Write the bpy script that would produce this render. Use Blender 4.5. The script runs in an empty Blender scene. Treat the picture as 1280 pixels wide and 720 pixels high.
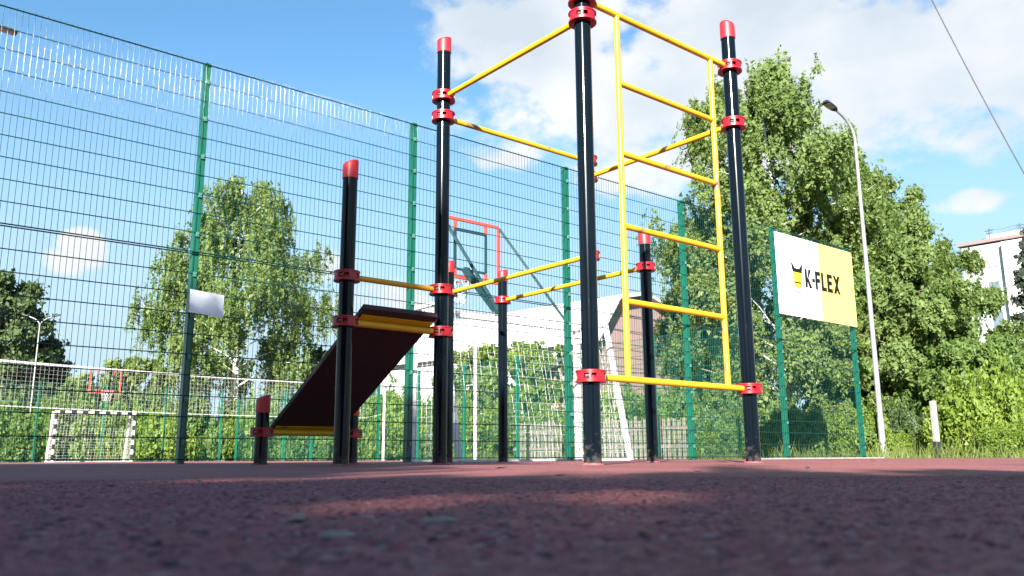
import bpy, math, random
import numpy as np
from mathutils import Matrix, Vector

R = math.radians
scene = bpy.context.scene
col = scene.collection
random.seed(7)

# ------------------------------------------------------------------ camera model (metres)
F_PX, PITCH, ROLL, CAM_H = 1054.3, 0.1996, 0.0056, 0.033


def W(px, py, Y):
    """world point at depth Y seen at photo pixel (1280x720)"""
    u, v = px - 640.0, 360.0 - py
    cu = u * math.cos(ROLL) + v * math.sin(ROLL)
    cv = -u * math.sin(ROLL) + v * math.cos(ROLL)
    dx, dy, dz = cu / F_PX, math.cos(PITCH) - cv / F_PX * math.sin(PITCH), math.sin(PITCH) + cv / F_PX * math.cos(PITCH)
    k = Y / dy
    return (dx * k, Y, CAM_H + dz * k)


def GX(px, Y):
    return W(px, 573, Y)[0]


def HZ(py, Y):
    return W(640, py, Y)[2]


# ------------------------------------------------------------------ materials
def new_mat(name):
    m = bpy.data.materials.new(name)
    m.use_nodes = True
    return m, m.node_tree.nodes, m.node_tree.links, m.node_tree.nodes['Principled BSDF']


def paint(name, c, rough=.35, metal=0., noise=.12, nscale=6., bump=0., bscale=80., spec=.5, wear=None, wear_th=.62, wscale=7.):
    m, N, L, b = new_mat(name)
    tc = N.new('ShaderNodeTexCoord')
    nz = N.new('ShaderNodeTexNoise'); nz.inputs['Scale'].default_value = nscale; nz.inputs['Detail'].default_value = 5
    L.new(tc.outputs['Object'], nz.inputs['Vector'])
    mx = N.new('ShaderNodeMix'); mx.data_type = 'RGBA'
    mx.inputs['A'].default_value = (*[x * (1 - noise) for x in c], 1)
    mx.inputs['B'].default_value = (*[min(1, x * (1 + noise)) for x in c], 1)
    L.new(nz.outputs['Fac'], mx.inputs['Factor'])
    out = mx.outputs['Result']
    if wear:
        n2 = N.new('ShaderNodeTexNoise'); n2.inputs['Scale'].default_value = wscale; n2.inputs['Detail'].default_value = 6
        L.new(tc.outputs['Object'], n2.inputs['Vector'])
        r = N.new('ShaderNodeMapRange'); r.inputs['From Min'].default_value = wear_th; r.inputs['From Max'].default_value = wear_th + .06
        L.new(n2.outputs['Fac'], r.inputs['Value'])
        m2 = N.new('ShaderNodeMix'); m2.data_type = 'RGBA'; m2.inputs['B'].default_value = (*wear, 1)
        L.new(r.outputs['Result'], m2.inputs['Factor']); L.new(out, m2.inputs['A']); out = m2.outputs['Result']
    L.new(out, b.inputs['Base Color'])
    rr = N.new('ShaderNodeMapRange'); rr.inputs['To Min'].default_value = rough * .8; rr.inputs['To Max'].default_value = min(1, rough * 1.25)
    L.new(nz.outputs['Fac'], rr.inputs['Value']); L.new(rr.outputs['Result'], b.inputs['Roughness'])
    b.inputs['Metallic'].default_value = metal
    b.inputs['Specular IOR Level'].default_value = spec
    if bump:
        n3 = N.new('ShaderNodeTexNoise'); n3.inputs['Scale'].default_value = bscale; n3.inputs['Detail'].default_value = 4
        L.new(tc.outputs['Object'], n3.inputs['Vector'])
        bp = N.new('ShaderNodeBump'); bp.inputs['Strength'].default_value = bump; bp.inputs['Distance'].default_value = .01
        L.new(n3.outputs['Fac'], bp.inputs['Height']); L.new(bp.outputs['Normal'], b.inputs['Normal'])
    return m


def dirty_black():
    m = paint('post_black', (.0016, .0042, .0075), .14, noise=.3, nscale=3, bump=.012, bscale=40, spec=.22)
    N, L = m.node_tree.nodes, m.node_tree.links
    b = N['Principled BSDF']
    src = b.inputs['Base Color'].links[0].from_socket
    tc = N.new('ShaderNodeTexCoord'); sx = N.new('ShaderNodeSeparateXYZ'); L.new(tc.outputs['Object'], sx.inputs[0])
    nz = N.new('ShaderNodeTexNoise'); nz.inputs['Scale'].default_value = 22; nz.inputs['Detail'].default_value = 7
    L.new(tc.outputs['Object'], nz.inputs['Vector'])
    # splashed dust that thins out above the foot, plus scattered scuffs higher up
    a = N.new('ShaderNodeMapRange'); a.inputs['From Min'].default_value = .22; a.inputs['From Max'].default_value = 0; a.inputs['To Min'].default_value = -.22; a.inputs['To Max'].default_value = .16
    L.new(sx.outputs[2], a.inputs['Value'])
    s_ = N.new('ShaderNodeMath'); s_.operation = 'ADD'; L.new(a.outputs['Result'], s_.inputs[0]); L.new(nz.outputs['Fac'], s_.inputs[1])
    r = N.new('ShaderNodeMapRange'); r.inputs['From Min'].default_value = .52; r.inputs['From Max'].default_value = .72; r.inputs['To Max'].default_value = .6
    L.new(s_.outputs[0], r.inputs['Value'])
    mp = N.new('ShaderNodeMapping'); mp.inputs['Scale'].default_value = (60, 60, 5); L.new(tc.outputs['Object'], mp.inputs['Vector'])
    n2 = N.new('ShaderNodeTexNoise'); n2.inputs['Scale'].default_value = 1.0; n2.inputs['Detail'].default_value = 3; L.new(mp.outputs[0], n2.inputs['Vector'])
    r2 = N.new('ShaderNodeMapRange'); r2.inputs['From Min'].default_value = .74; r2.inputs['From Max'].default_value = .78; r2.inputs['To Max'].default_value = .35
    L.new(n2.outputs['Fac'], r2.inputs['Value'])
    mx0 = N.new('ShaderNodeMath'); mx0.operation = 'MAXIMUM'; L.new(r.outputs['Result'], mx0.inputs[0]); L.new(r2.outputs['Result'], mx0.inputs[1])
    mx = N.new('ShaderNodeMix'); mx.data_type = 'RGBA'; mx.inputs['B'].default_value = (.075, .06, .058, 1)
    L.new(mx0.outputs[0], mx.inputs['Factor']); L.new(src, mx.inputs['A']); L.new(mx.outputs['Result'], b.inputs['Base Color'])
    return m


def leaf_mat(name, dark, light, transl=.35):
    m, N, L, b = new_mat(name)
    g = N.new('ShaderNodeNewGeometry')
    ramp = N.new('ShaderNodeValToRGB')
    ramp.color_ramp.elements[0].color = (*dark, 1); ramp.color_ramp.elements[1].color = (*light, 1)
    tc = N.new('ShaderNodeTexCoord')
    nz = N.new('ShaderNodeTexNoise'); nz.inputs['Scale'].default_value = .9; nz.inputs['Detail'].default_value = 3
    L.new(tc.outputs['Object'], nz.inputs['Vector'])
    ma = N.new('ShaderNodeMath'); ma.operation = 'MULTIPLY_ADD'; ma.inputs[1].default_value = .55
    L.new(g.outputs['Random Per Island'], ma.inputs[0])
    mb = N.new('ShaderNodeMath'); mb.operation = 'MULTIPLY_ADD'; mb.inputs[1].default_value = 1.1; mb.inputs[2].default_value = -.33
    L.new(nz.outputs['Fac'], mb.inputs[0]); L.new(mb.outputs[0], ma.inputs[2])
    L.new(ma.outputs[0], ramp.inputs['Fac'])
    L.new(ramp.outputs['Color'], b.inputs['Base Color'])
    b.inputs['Roughness'].default_value = .55
    b.inputs['Specular IOR Level'].default_value = .35
    tr = N.new('ShaderNodeBsdfTranslucent')
    hs = N.new('ShaderNodeHueSaturation'); hs.inputs['Saturation'].default_value = 1.15; hs.inputs['Value'].default_value = 1.3
    L.new(ramp.outputs['Color'], hs.inputs['Color']); L.new(hs.outputs['Color'], tr.inputs['Color'])
    ms = N.new('ShaderNodeMixShader'); ms.inputs[0].default_value = transl
    out = N['Material Output']
    L.new(b.outputs[0], ms.inputs[1]); L.new(tr.outputs[0], ms.inputs[2]); L.new(ms.outputs[0], out.inputs['Surface'])
    return m


M = {}
M['black'] = dirty_black()
M['red'] = paint('red_metal', (.29, .0075, .016), .36, noise=.15, nscale=20, bump=.05, bscale=120)
M['cap'] = paint('red_plastic', (.43, .016, .024), .45, noise=.12, nscale=12, bump=.05, bscale=150)
M['yellow'] = paint('yellow_paint', (.56, .335, .012), .38, noise=.12, nscale=9, bump=.05, bscale=90, wear=(.20, .13, .06), wear_th=.635, wscale=6)
M['plank'] = paint('plank_board', (.034, .016, .018), .65, noise=.3, nscale=14, bump=.3, bscale=120)
M['bolt'] = paint('zinc_bolt', (.22, .21, .2), .45, metal=.6)
M['fence'] = paint('green_paint', (.003, .085, .052), .35, noise=.2, nscale=3, bump=.05)
M['clip'] = paint('clip_metal', (.05, .16, .12), .35)
M['wire'] = paint('green_wire', (.004, .035, .034), .1, noise=.1, spec=.26)
M['farfence'] = paint('far_green', (.005, .10, .062), .4, noise=.2)
M['white'] = paint('white_paint', (.55, .55, .56), .4, noise=.06, nscale=4)
M['netwhite'] = paint('white_cord', (.5, .5, .49), .8)
M['stripe'] = paint('black_stripe', (.02, .02, .025), .5)
M['hoopred'] = paint('orange_red', (.52, .06, .04), .5)
M['strut'] = paint('dark_green_steel', (.010, .035, .042), .65, spec=.2)
M['galv'] = paint('galvanised', (.24, .255, .26), .5, metal=.3, noise=.15, nscale=5)
M['lamp'] = paint('lamp_black', (.02, .022, .026), .45)
M['glass'] = paint('lamp_lens', (.3, .3, .3), .2)
M['cable'] = paint('cable_black', (.015, .015, .018), .6)
M['paper'] = paint('paper', (.62, .64, .72), .6, noise=.05)
M['sign_w'] = paint('sign_white', (.82, .82, .82), .45, noise=.02)
M['sign_y'] = paint('sign_yellow', (.68, .49, .13), .45, noise=.02)
M['sign_k'] = paint('sign_black', (.006, .0055, .005), .7, spec=.2)
M['sign_yd'] = paint('emblem_yellow', (.78, .56, .03), .5)
M['sign_g'] = paint('sign_grey', (.62, .62, .62), .5)
M['concrete'] = paint('concrete', (.27, .265, .245), .85, noise=.5, nscale=9, bump=.4, bscale=40)
M['picket'] = paint('grey_wood', (.19, .17, .145), .8, noise=.3, nscale=5, bump=.3)
M['brown'] = paint('brown_siding', (.27, .18, .165), .7, noise=.12, nscale=2)
M['roofw'] = paint('pale_roof', (.50, .52, .54), .5, noise=.05, nscale=2)
M['wallw'] = paint('pale_plaster', (.46, .46, .45), .8, noise=.06, nscale=2)
M['panel'] = paint('panel_blue', (.34, .39, .43), .8, noise=.08, nscale=1)
M['panelw'] = paint('panel_white', (.52, .51, .49), .8, noise=.06, nscale=1)
M['pane'] = paint('window_pane', (.10, .13, .16), .08, spec=.8)
M['pink'] = paint('pink_blind', (.30, .20, .185), .7)
M['darkroof'] = paint('shed_roof', (.17, .12, .12), .7, noise=.2)
M['bark'] = paint('grey_bark', (.16, .13, .10), .9, noise=.4, nscale=6, bump=.6, bscale=25)
M['dryleaf'] = paint('dry_leaf', (.05, .03, .02), .7)
M['chip'] = paint('dry_chip', (.24, .22, .19), .8, noise=.25, nscale=120)


def birch_bark():
    m, N, L, b = new_mat('birch_bark')
    tc = N.new('ShaderNodeTexCoord'); mp = N.new('ShaderNodeMapping'); mp.inputs['Scale'].default_value = (3, 3, 9)
    nz = N.new('ShaderNodeTexNoise'); nz.inputs['Scale'].default_value = 1.2; nz.inputs['Detail'].default_value = 6
    L.new(tc.outputs['Object'], mp.inputs['Vector']); L.new(mp.outputs[0], nz.inputs['Vector'])
    r = N.new('ShaderNodeValToRGB')
    r.color_ramp.elements[0].position = .36; r.color_ramp.elements[0].color = (.03, .026, .024, 1)
    r.color_ramp.elements[1].position = .46; r.color_ramp.elements[1].color = (.62, .60, .56, 1)
    L.new(nz.outputs['Fac'], r.inputs['Fac']); L.new(r.outputs['Color'], b.inputs['Base Color'])
    b.inputs['Roughness'].default_value = .8
    return m


M['birch'] = birch_bark()
M['leaf_birch'] = leaf_mat('birch_leaves', (.090, .142, .038), (.215, .290, .092), .5)
M['leaf_green'] = leaf_mat('green_leaves', (.066, .120, .027), (.18, .265, .072), .48)
M['leaf_yellow'] = leaf_mat('young_leaves', (.075, .135, .016), (.21, .285, .045), .42)
M['leaf_dark'] = leaf_mat('dark_leaves', (.034, .068, .022), (.10, .145, .055), .35)
M['needle'] = leaf_mat('needles', (.012, .026, .016), (.05, .065, .042), .1)
M['grass'] = leaf_mat('grass_blades', (.065, .10, .02), (.18, .21, .06), .35)


def rubber_mat():
    m, N, L, b = new_mat('rubber_crumb')
    tc = N.new('ShaderNodeTexCoord')
    wn = N.new('ShaderNodeTexNoise'); wn.inputs['Scale'].default_value = 160; wn.inputs['Detail'].default_value = 2
    L.new(tc.outputs['Object'], wn.inputs['Vector'])
    vm = N.new('ShaderNodeVectorMath'); vm.operation = 'MULTIPLY_ADD'; vm.inputs[1].default_value = (.006, .006, .006)
    L.new(wn.outputs['Color'], vm.inputs[0]); L.new(tc.outputs['Object'], vm.inputs[2])
    vo = N.new('ShaderNodeTexVoronoi'); vo.inputs['Scale'].default_value = 270
    L.new(vm.outputs[0], vo.inputs['Vector'])
    sep = N.new('ShaderNodeSeparateColor'); L.new(vo.outputs['Color'], sep.inputs[0])
    r = N.new('ShaderNodeValToRGB'); r.color_ramp.interpolation = 'LINEAR'
    els = r.color_ramp.elements
    els[0].position = 0; els[0].color = (.045, .022, .026, 1)
    els[1].position = 1; els[1].color = (.31, .19, .18, 1)
    for p, c in [(.14, (.10, .036, .040)), (.3, (.20, .060, .062)), (.7, (.27, .083, .082)), (.93, (.28, .105, .10))]:
        e = els.new(p); e.color = (*c, 1)
    L.new(sep.outputs[0], r.inputs['Fac'])
    big = N.new('ShaderNodeTexNoise'); big.inputs['Scale'].default_value = 1.1; big.inputs['Detail'].default_value = 5
    L.new(tc.outputs['Object'], big.inputs['Vector'])
    mr = N.new('ShaderNodeMapRange'); mr.inputs['From Min'].default_value = .3; mr.inputs['From Max'].default_value = .7
    mr.inputs['To Min'].default_value = .72; mr.inputs['To Max'].default_value = 1.2
    L.new(big.outputs['Fac'], mr.inputs['Value'])
    mx = N.new('ShaderNodeMix'); mx.data_type = 'RGBA'; mx.blend_type = 'MULTIPLY'; mx.inputs['Factor'].default_value = 1
    L.new(r.outputs['Color'], mx.inputs['A']); L.new(mr.outputs['Result'], mx.inputs['B'])
    L.new(mx.outputs['Result'], b.inputs['Base Color'])
    b.inputs['Roughness'].default_value = .75
    b.inputs['Specular IOR Level'].default_value = .3
    bp = N.new('ShaderNodeBump'); bp.inputs['Strength'].default_value = .35; bp.inputs['Distance'].default_value = .0012; bp.invert = True
    L.new(vo.outputs['Distance'], bp.inputs['Height']); L.new(bp.outputs['Normal'], b.inputs['Normal'])
    return m


M['rubber'] = rubber_mat()
M['court'] = paint('court_rubber', (.21, .07, .065), .8, noise=.2, nscale=2)
M['soil'] = paint('grassy_soil', (.09, .12, .035), .95, noise=.4, nscale=1.2, bump=.4, bscale=6)


# ------------------------------------------------------------------ mesh helpers
class MB:
    def __init__(self): self.v = []; self.f = []; self.mi = []; self.cur = 0

    def add(self, vs, fs):
        o = len(self.v); self.mi += [self.cur] * len(fs); self.v += [tuple(p) for p in vs]; self.f += [tuple(i + o for i in f) for f in fs]; return self

    def tube(self, pts, rad, n=10, cap=True):
        pts = [Vector(p) for p in pts]
        rad = rad if isinstance(rad, (list, tuple)) else [rad] * len(pts)
        vs, fs = [], []
        up = None
        for i, p in enumerate(pts):
            d = (pts[min(i + 1, len(pts) - 1)] - pts[max(i - 1, 0)]).normalized()
            if up is None:
                up = Vector((0, 0, 1)) if abs(d.z) < .9 else Vector((1, 0, 0))
            a = d.cross(up).normalized(); b2 = a.cross(d).normalized(); up = b2
            for k in range(n):
                t = 2 * math.pi * k / n
                vs.append(p + (a * math.cos(t) + b2 * math.sin(t)) * rad[i])
        for i in range(len(pts) - 1):
            for k in range(n):
                k2 = (k + 1) % n
                fs.append((i * n + k, i * n + k2, (i + 1) * n + k2, (i + 1) * n + k))
        if cap:
            fs.append(tuple(range(n - 1, -1, -1))); fs.append(tuple((len(pts) - 1) * n + k for k in range(n)))
        return self.add(vs, fs)

    def box(self, c, s, rz=0., ax=None):
        """c centre, s full size; ax = (x,y,z) axes or rotation about z"""
        if ax is None:
            ax = (Vector((math.cos(rz), math.sin(rz), 0)), Vector((-math.sin(rz), math.cos(rz), 0)), Vector((0, 0, 1)))
        ax = [Vector(a) for a in ax]
        c = Vector(c); vs = []
        for sx in (-.5, .5):
            for sy in (-.5, .5):
                for sz in (-.5, .5):
                    vs.append(c + ax[0] * sx * s[0] + ax[1] * sy * s[1] + ax[2] * sz * s[2])
        return self.add(vs, [(0, 1, 3, 2), (4, 6, 7, 5), (0, 4, 5, 1), (2, 3, 7, 6), (0, 2, 6, 4), (1, 5, 7, 3)])

    def prism(self, poly, o, ex, ey, ez, depth):
        """polygon (2D) in plane ex,ey extruded along ez by depth"""
        o, ex, ey, ez = Vector(o), Vector(ex), Vector(ey), Vector(ez)
        n = len(poly)
        vs = [o + ex * a + ey * b2 for a, b2 in poly] + [o + ex * a + ey * b2 + ez * depth for a, b2 in poly]
        fs = [tuple(range(n))[::-1], tuple(range(n, 2 * n))] + [(i, (i + 1) % n, n + (i + 1) % n, n + i) for i in range(n)]
        return self.add(vs, fs)

    def mesh(self, name, mat, smooth=True, angle=35, off=(0, 0, 0)):
        me = bpy.data.meshes.new(name)
        o = Vector(off)
        me.from_pydata([tuple(Vector(p) - o) for p in self.v], [], self.f)
        for m_ in (mat if isinstance(mat, (list, tuple)) else [mat]): me.materials.append(m_)
        me.polygons.foreach_set('material_index', self.mi)
        if smooth:
            me.polygons.foreach_set('use_smooth', [True] * len(me.polygons))
            me.set_sharp_from_angle(angle=R(angle))
        me.update()
        return me

    def build(self, name, mat, parent=None, loc=(0, 0, 0), smooth=True, angle=35, bevel=0., world=False):
        """world=True: vertices are world coordinates; shift them under the parent"""
        off = (0, 0, 0)
        if world:
            off = Vector(base_of(parent)) if parent else Vector(loc)
        me = self.mesh(name, mat, smooth, angle, off)
        return link(name, me, parent, loc if not (world and parent) else (0, 0, 0), bevel)


def base_of(o):
    p = Vector((0, 0, 0))
    while o:
        p += o.location; o = o.parent
    return p


def link(name, me, parent=None, loc=(0, 0, 0), bevel=0.):
    o = bpy.data.objects.new(name, me); col.objects.link(o)
    o.parent = parent; o.location = loc
    if bevel:
        b = o.modifiers.new('bevel', 'BEVEL'); b.width = bevel; b.segments = 2; b.limit_method = 'ANGLE'; b.angle_limit = R(40)
    return o


def tag(o, label=None, cat=None, group=None, kind=None):
    if label: o['label'] = label
    if cat: o['category'] = cat
    if group: o['group'] = group
    if kind: o['kind'] = kind
    return o


def thing(name, loc, label, cat, group=None, rz=0.):
    o = bpy.data.objects.new(name, None); col.objects.link(o)
    o.empty_display_size = .2
    o.location = loc; o.rotation_euler = (0, 0, rz)
    return tag(o, label, cat, group)


def np_mesh(name, V, n_per, mat, smooth=False):
    """V: (k*n_per,3) verts, every n_per consecutive verts is a polygon"""
    V = np.asarray(V, np.float32).reshape(-1, 3)
    k = len(V) // n_per
    me = bpy.data.meshes.new(name)
    me.vertices.add(len(V)); me.vertices.foreach_set('co', V.ravel())
    me.loops.add(len(V)); me.loops.foreach_set('vertex_index', np.arange(len(V), dtype=np.int32))
    me.polygons.add(k)
    me.polygons.foreach_set('loop_start', (np.arange(k) * n_per).astype(np.int32))
    me.polygons.foreach_set('loop_total', np.full(k, n_per, np.int32))
    me.materials.append(mat)
    me.update(calc_edges=True)
    return me


# ------------------------------------------------------------------ ground
TH = .692                                       # the gym frame, the fence and the court share one axis
U = np.array([math.cos(TH), math.sin(TH)]); VV = np.array([-U[1], U[0]])
F0 = np.array([-3.1075, 8.022])                 # first fence post in view


def ST(s, t, z=0.):
    p = F0 + U * s + VV * t
    return (float(p[0]), float(p[1]), z)


mb = MB()
mb.add([(-600, -600, -.03), (600, -600, -.03), (600, 900, -.03), (-600, 900, -.03)], [(0, 1, 2, 3)])
tag(mb.build('grass_ground', M['soil'], smooth=False), kind='structure')

# court surface behind the fence
mb = MB()
mb.add([ST(-19, .09, -.004), ST(12.45, .09, -.004), ST(12.45, 31, -.004), ST(-19, 31, -.004)], [(0, 1, 2, 3)])
tag(mb.build('court_surface', M['court'], smooth=False), kind='structure')

# rubber playground surface: a fine crumb patch near the lens inside one large sheet
rng = np.random.default_rng(3)
x0, x1, y0, y1, st = -1.05, 1.05, .06, 1.62, .003
nx, ny = int((x1 - x0) / st) + 1, int((y1 - y0) / st) + 1
gx = np.linspace(x0, x1, nx); gy = np.linspace(y0, y1, ny)


def vnoise(cell):
    a = rng.random((int((y1 - y0) / cell) + 3, int((x1 - x0) / cell) + 3))
    fx = (gx - x0) / cell; fy = (gy - y0) / cell
    ix, iy = fx.astype(int), fy.astype(int); tx, ty = fx - ix, fy - iy
    tx = tx * tx * (3 - 2 * tx); ty = ty * ty * (3 - 2 * ty)
    r0 = a[np.ix_(iy, ix)] * (1 - tx) + a[np.ix_(iy, ix + 1)] * tx
    r1 = a[np.ix_(iy + 1, ix)] * (1 - tx) + a[np.ix_(iy + 1, ix + 1)] * tx
    return r0 * (1 - ty[:, None]) + r1 * ty[:, None]


hgt = (vnoise(.0048) - .5) * .0028 + (vnoise(.009) - .5) * .0026 + (vnoise(.05) - .5) * .0016 + (rng.random((ny, nx)) - .5) * .0007
edge = np.minimum(np.minimum(gx - x0, x1 - gx)[None, :], np.minimum(gy - y0, y1 - gy)[:, None])
hgt *= np.clip(edge / .25, 0, 1)
co = np.empty((ny, nx, 3), np.float32)
co[..., 0] = gx[None, :]; co[..., 1] = gy[:, None]; co[..., 2] = hgt
idx = np.arange(ny * nx).reshape(ny, nx)
quads = np.stack([idx[:-1, :-1], idx[:-1, 1:], idx[1:, 1:], idx[1:, :-1]], -1).reshape(-1, 4)
outer = [ST(-30, -45), ST(13.2, -45), ST(13.2, -.06), ST(-30, -.06)]
base = ny * nx
allv = np.vstack([co.reshape(-1, 3), np.array(outer + [(x0, y0, 0), (x1, y0, 0), (x1, y1, 0), (x0, y1, 0)], np.float32)])
me = bpy.data.meshes.new('playground_surface')
O = [base + i for i in range(4)]; I = [base + 4 + i for i in range(4)]
# ring round the patch as quads: outer 0 = (left-far-behind) ...; patch corners matched by direction
ring = [(O[0], O[1], I[1], I[0]), (O[1], O[2], I[2], I[1]), (O[2], O[3], I[3], I[2]), (O[3], O[0], I[0], I[3])]
me.from_pydata(allv.tolist(), [], quads.tolist() + ring)
me.materials.append(M['rubber'])
me.polygons.foreach_set('use_smooth', [True] * len(me.polygons))
me.update()
tag(link('playground_surface', me), kind='structure')

# pale kerb at the foot of the far end of the fence
mb = MB()
c = ST(11.1, .0, -.005); mb.box(c, (4.2, .09, .05), TH)
tag(mb.build('kerb', M['concrete'], smooth=False), kind='structure')

# ------------------------------------------------------------------ workout frame
PR = .0445
A = np.array([.395, 4.252]); B = np.array([-.45, 5.276]); C = np.array([1.426, 5.104]); D = np.array([.581, 6.127])
P = np.array([-.970, 4.846]); Q = np.array([-1.673, 5.698]); RR = np.array([-1.153, 6.127])
G = np.array([1.060, 6.523]); E_ = np.array([-.571, 7.521]); F_ = np.array([-.091, 7.917])
H_LOW, H_BT, H_BB, H_PAR, H_UP, H_B2, H_D2, H_LAD, H_LB = 1.087, .817, .214, 1.513, 2.402, 2.259, 2.128, 2.52, .436

frame = thing('workout_frame', (.0, 5.6, 0), 'black and yellow outdoor workout frame with red caps, ladder, bars and sloping bench', 'exercise frame')


def post_mesh(h):
    b = MB()
    b.tube([(0, 0, -.05), (0, 0, h)], PR, 32)
    return b.mesh('post', M['black'])


def cap_mesh():
    b = MB(); n = 32; r = PR + .003; h0, h1 = .094, .128
    rings = []
    prof = [(r, 0, 0), (r, .02, 0), (r, .85, 1), (r * .97, .93, 1), (r * .90, .965, 1), (r * .75, .99, 1), (r * .4, 1.01, 1)]
    vs = []
    for (rr, fz, sl) in prof:
        for k in range(n):
            t = 2 * math.pi * k / n
            x, y = rr * math.cos(t), rr * math.sin(t)
            top = h0 + (h1 - h0) * (x / (2 * r) + .5)
            vs.append((x, y, top * fz))
    fs = []
    for i in range(len(prof) - 1):
        for k in range(n):
            fs.append((i * n + k, i * n + (k + 1) % n, (i + 1) * n + (k + 1) % n, (i + 1) * n + k))
    vs.append((0, 0, (h0 + h1) / 2 * 1.012))
    for k in range(n):
        fs.append(((len(prof) - 1) * n + k, (len(prof) - 1) * n + (k + 1) % n, len(vs) - 1))
    fs.append(tuple(range(n))[::-1])
    b.add(vs, fs)
    return b.mesh('cap', M['cap'], angle=50)


def clamp_mesh():
    """bolted ring clamp: two flange plates, an outer wall with four windows, an inner sleeve"""
    b = MB(); n = 64
    ri, r2, ro, h = PR + .001, .064, .0775, .03      # half height
    def ring(ra, rb, za, zb):
        vs, fs = [], []
        for k in range(n):
            t = 2 * math.pi * k / n; c_, s_ = math.cos(t), math.sin(t)
            vs += [(ra * c_, ra * s_, za), (rb * c_, rb * s_, za), (rb * c_, rb * s_, zb), (ra * c_, ra * s_, zb)]
        for k in range(n):
            a, d = 4 * k, 4 * ((k + 1) % n)
            for j in range(4):
                j2 = (j + 1) % 4
                fs.append((a + j, d + j, d + j2, a + j2))
        b.add(vs, fs)
    ring(ri, ro, h - .008, h); ring(ri, ro, -h, -h + .008)
    ring(ri, ri + .006, -h + .009, h - .009)
    # wall segments between windows
    def wall(t0, t1):
        m_ = max(3, int((t1 - t0) / .1)); vs, fs = [], []
        for k in range(m_ + 1):
            t = t0 + (t1 - t0) * k / m_; c_, s_ = math.cos(t), math.sin(t)
            for (rr, z) in ((ro - .012, -h + .009), (ro - .003, -h + .009), (ro - .003, h - .009), (ro - .012, h - .009)):
                vs.append((rr * c_, rr * s_, z))
        for k in range(m_):
            for j in range(4):
                fs.append((4 * k + j, 4 * (k + 1) + j, 4 * (k + 1) + (j + 1) % 4, 4 * k + (j + 1) % 4))
        fs.append((3, 2, 1, 0)); fs.append(tuple(4 * m_ + j for j in range(4)))
        b.add(vs, fs)
    for q in range(4):
        c0 = q * math.pi / 2
        wall(c0 - .34, c0 + .34)
        # two narrow webs in the window with a rounded look
        wall(c0 + .72, c0 + .85)
    # horizontal lips above and below the windows
    ring(ro - .012, ro - .0035, h - .017, h - .009); ring(ro - .012, ro - .0035, -h + .009, -h + .017)
    b.cur = 1
    for q in range(4):
        t = q * math.pi / 2 + .6
        c_, s_ = math.cos(t), math.sin(t)
        p = Vector((.0655 * c_, .0655 * s_, 0)); tn = Vector((-s_, c_, 0))
        b.tube([p - tn * .012, p + tn * .012], .0065, 6)
    return b.mesh('clamp', [M['red'], M['bolt']], angle=30)


CAPM, CLM = cap_mesh(), clamp_mesh()


def gym_post(p, h, cap_rot, clamps):
    o = link('post', post_mesh(h), frame, Vector((p[0], p[1], 0)) - frame.location)
    fc = MB(); rr = random.Random(int(h * 1000 + p[0] * 77)); n_ = 28; vs = []
    for (ra, z) in ((PR + .016, -.004), (PR + .011, .003), (PR + .003, .006), (PR - .002, .010)):
        for k in range(n_):
            t = 2 * math.pi * k / n_; q = ra + rr.uniform(-.006, .006)
            vs.append((q * math.cos(t), q * math.sin(t), z + (rr.uniform(-.002, .004) if z > 0 else 0)))
    fc.add(vs, [(i * n_ + k, i * n_ + (k + 1) % n_, (i + 1) * n_ + (k + 1) % n_, (i + 1) * n_ + k) for i in range(3) for k in range(n_)])
    link('foot_collar', fc.mesh('foot_collar', M['rubber'], angle=60), o)
    c_ = link('cap', CAPM, o, (0, 0, h - .012)); c_.rotation_euler = (0, 0, cap_rot)
    for z in clamps:
        k = link('clamp', CLM, o, (0, 0, z)); k.rotation_euler = (0, 0, TH + random.choice((0, 0, .03, -.04)))
    return o


T2 = TH
gym_post(A, 2.74, 2.3, [H_LAD, H_UP, H_LB])
gym_post(B, 2.735, .9, [H_UP, H_B2, H_LOW, H_BT])
gym_post(C, 2.735, 3.5, [H_LAD, H_D2, H_LB])
gym_post(D, 2.735, 2.0, [H_B2, H_D2, H_PAR])
gym_post(P, 1.70, .35, [H_LOW, H_BT])
gym_post(Q, .355, .2, [H_BB])
gym_post(RR, .355, .5, [H_BB])
gym_post(G, 1.71, 2.6, [H_PAR])
gym_post(E_, 1.71, .8, [H_PAR])
gym_post(F_, 1.71, .6, [H_PAR])


def v3(p, z): return Vector((p[0], p[1], z))


def bar(name, a, b2, z, r, inset=.062, parent=frame, za=None):
    p, q = v3(a, z), v3(b2, z if za is None else za)
    d = (q - p).normalized()
    m_ = MB(); m_.tube([p + d * inset, q - d * inset], r, 20)
    # flattened lug at both ends inside the clamps
    return m_.build(name, M['yellow'], parent, world=True)


bar('pull_up_bar', A, B, H_UP, .0172)
bar('pull_up_bar', B, D, H_B2, .0172)
bar('pull_up_bar', D, C, H_D2, .0172)
bar('parallel_bar', D, E_, H_PAR, .0185)
bar('parallel_bar', G, F_, H_PAR, .0185)
bar('low_bar', P, B, H_LOW, .0172)

# ladder between A and C
lad = bar('ladder', A, C, H_LAD, .0178)
bar('bottom_rail', A, C, H_LB, .0178, parent=lad)
L0, L1 = A + (C - A) * .205, A + (C - A) * .845
for p in (L0, L1):
    m_ = MB(); m_.tube([v3(p, H_LB + .012), v3(p, H_LAD - .012)], .0172, 20)
    m_.build('upright', M['yellow'], lad, world=True)
for i in range(1, 5):
    z = H_LAD + (H_LB - H_LAD) * i / 5
    d = (C - A) / np.linalg.norm(C - A)
    m_ = MB(); m_.tube([v3(L0 + d * .012, z), v3(L1 - d * .012, z)], .0168, 20)
    m_.build('rung', M['yellow'], lad, world=True)

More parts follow.
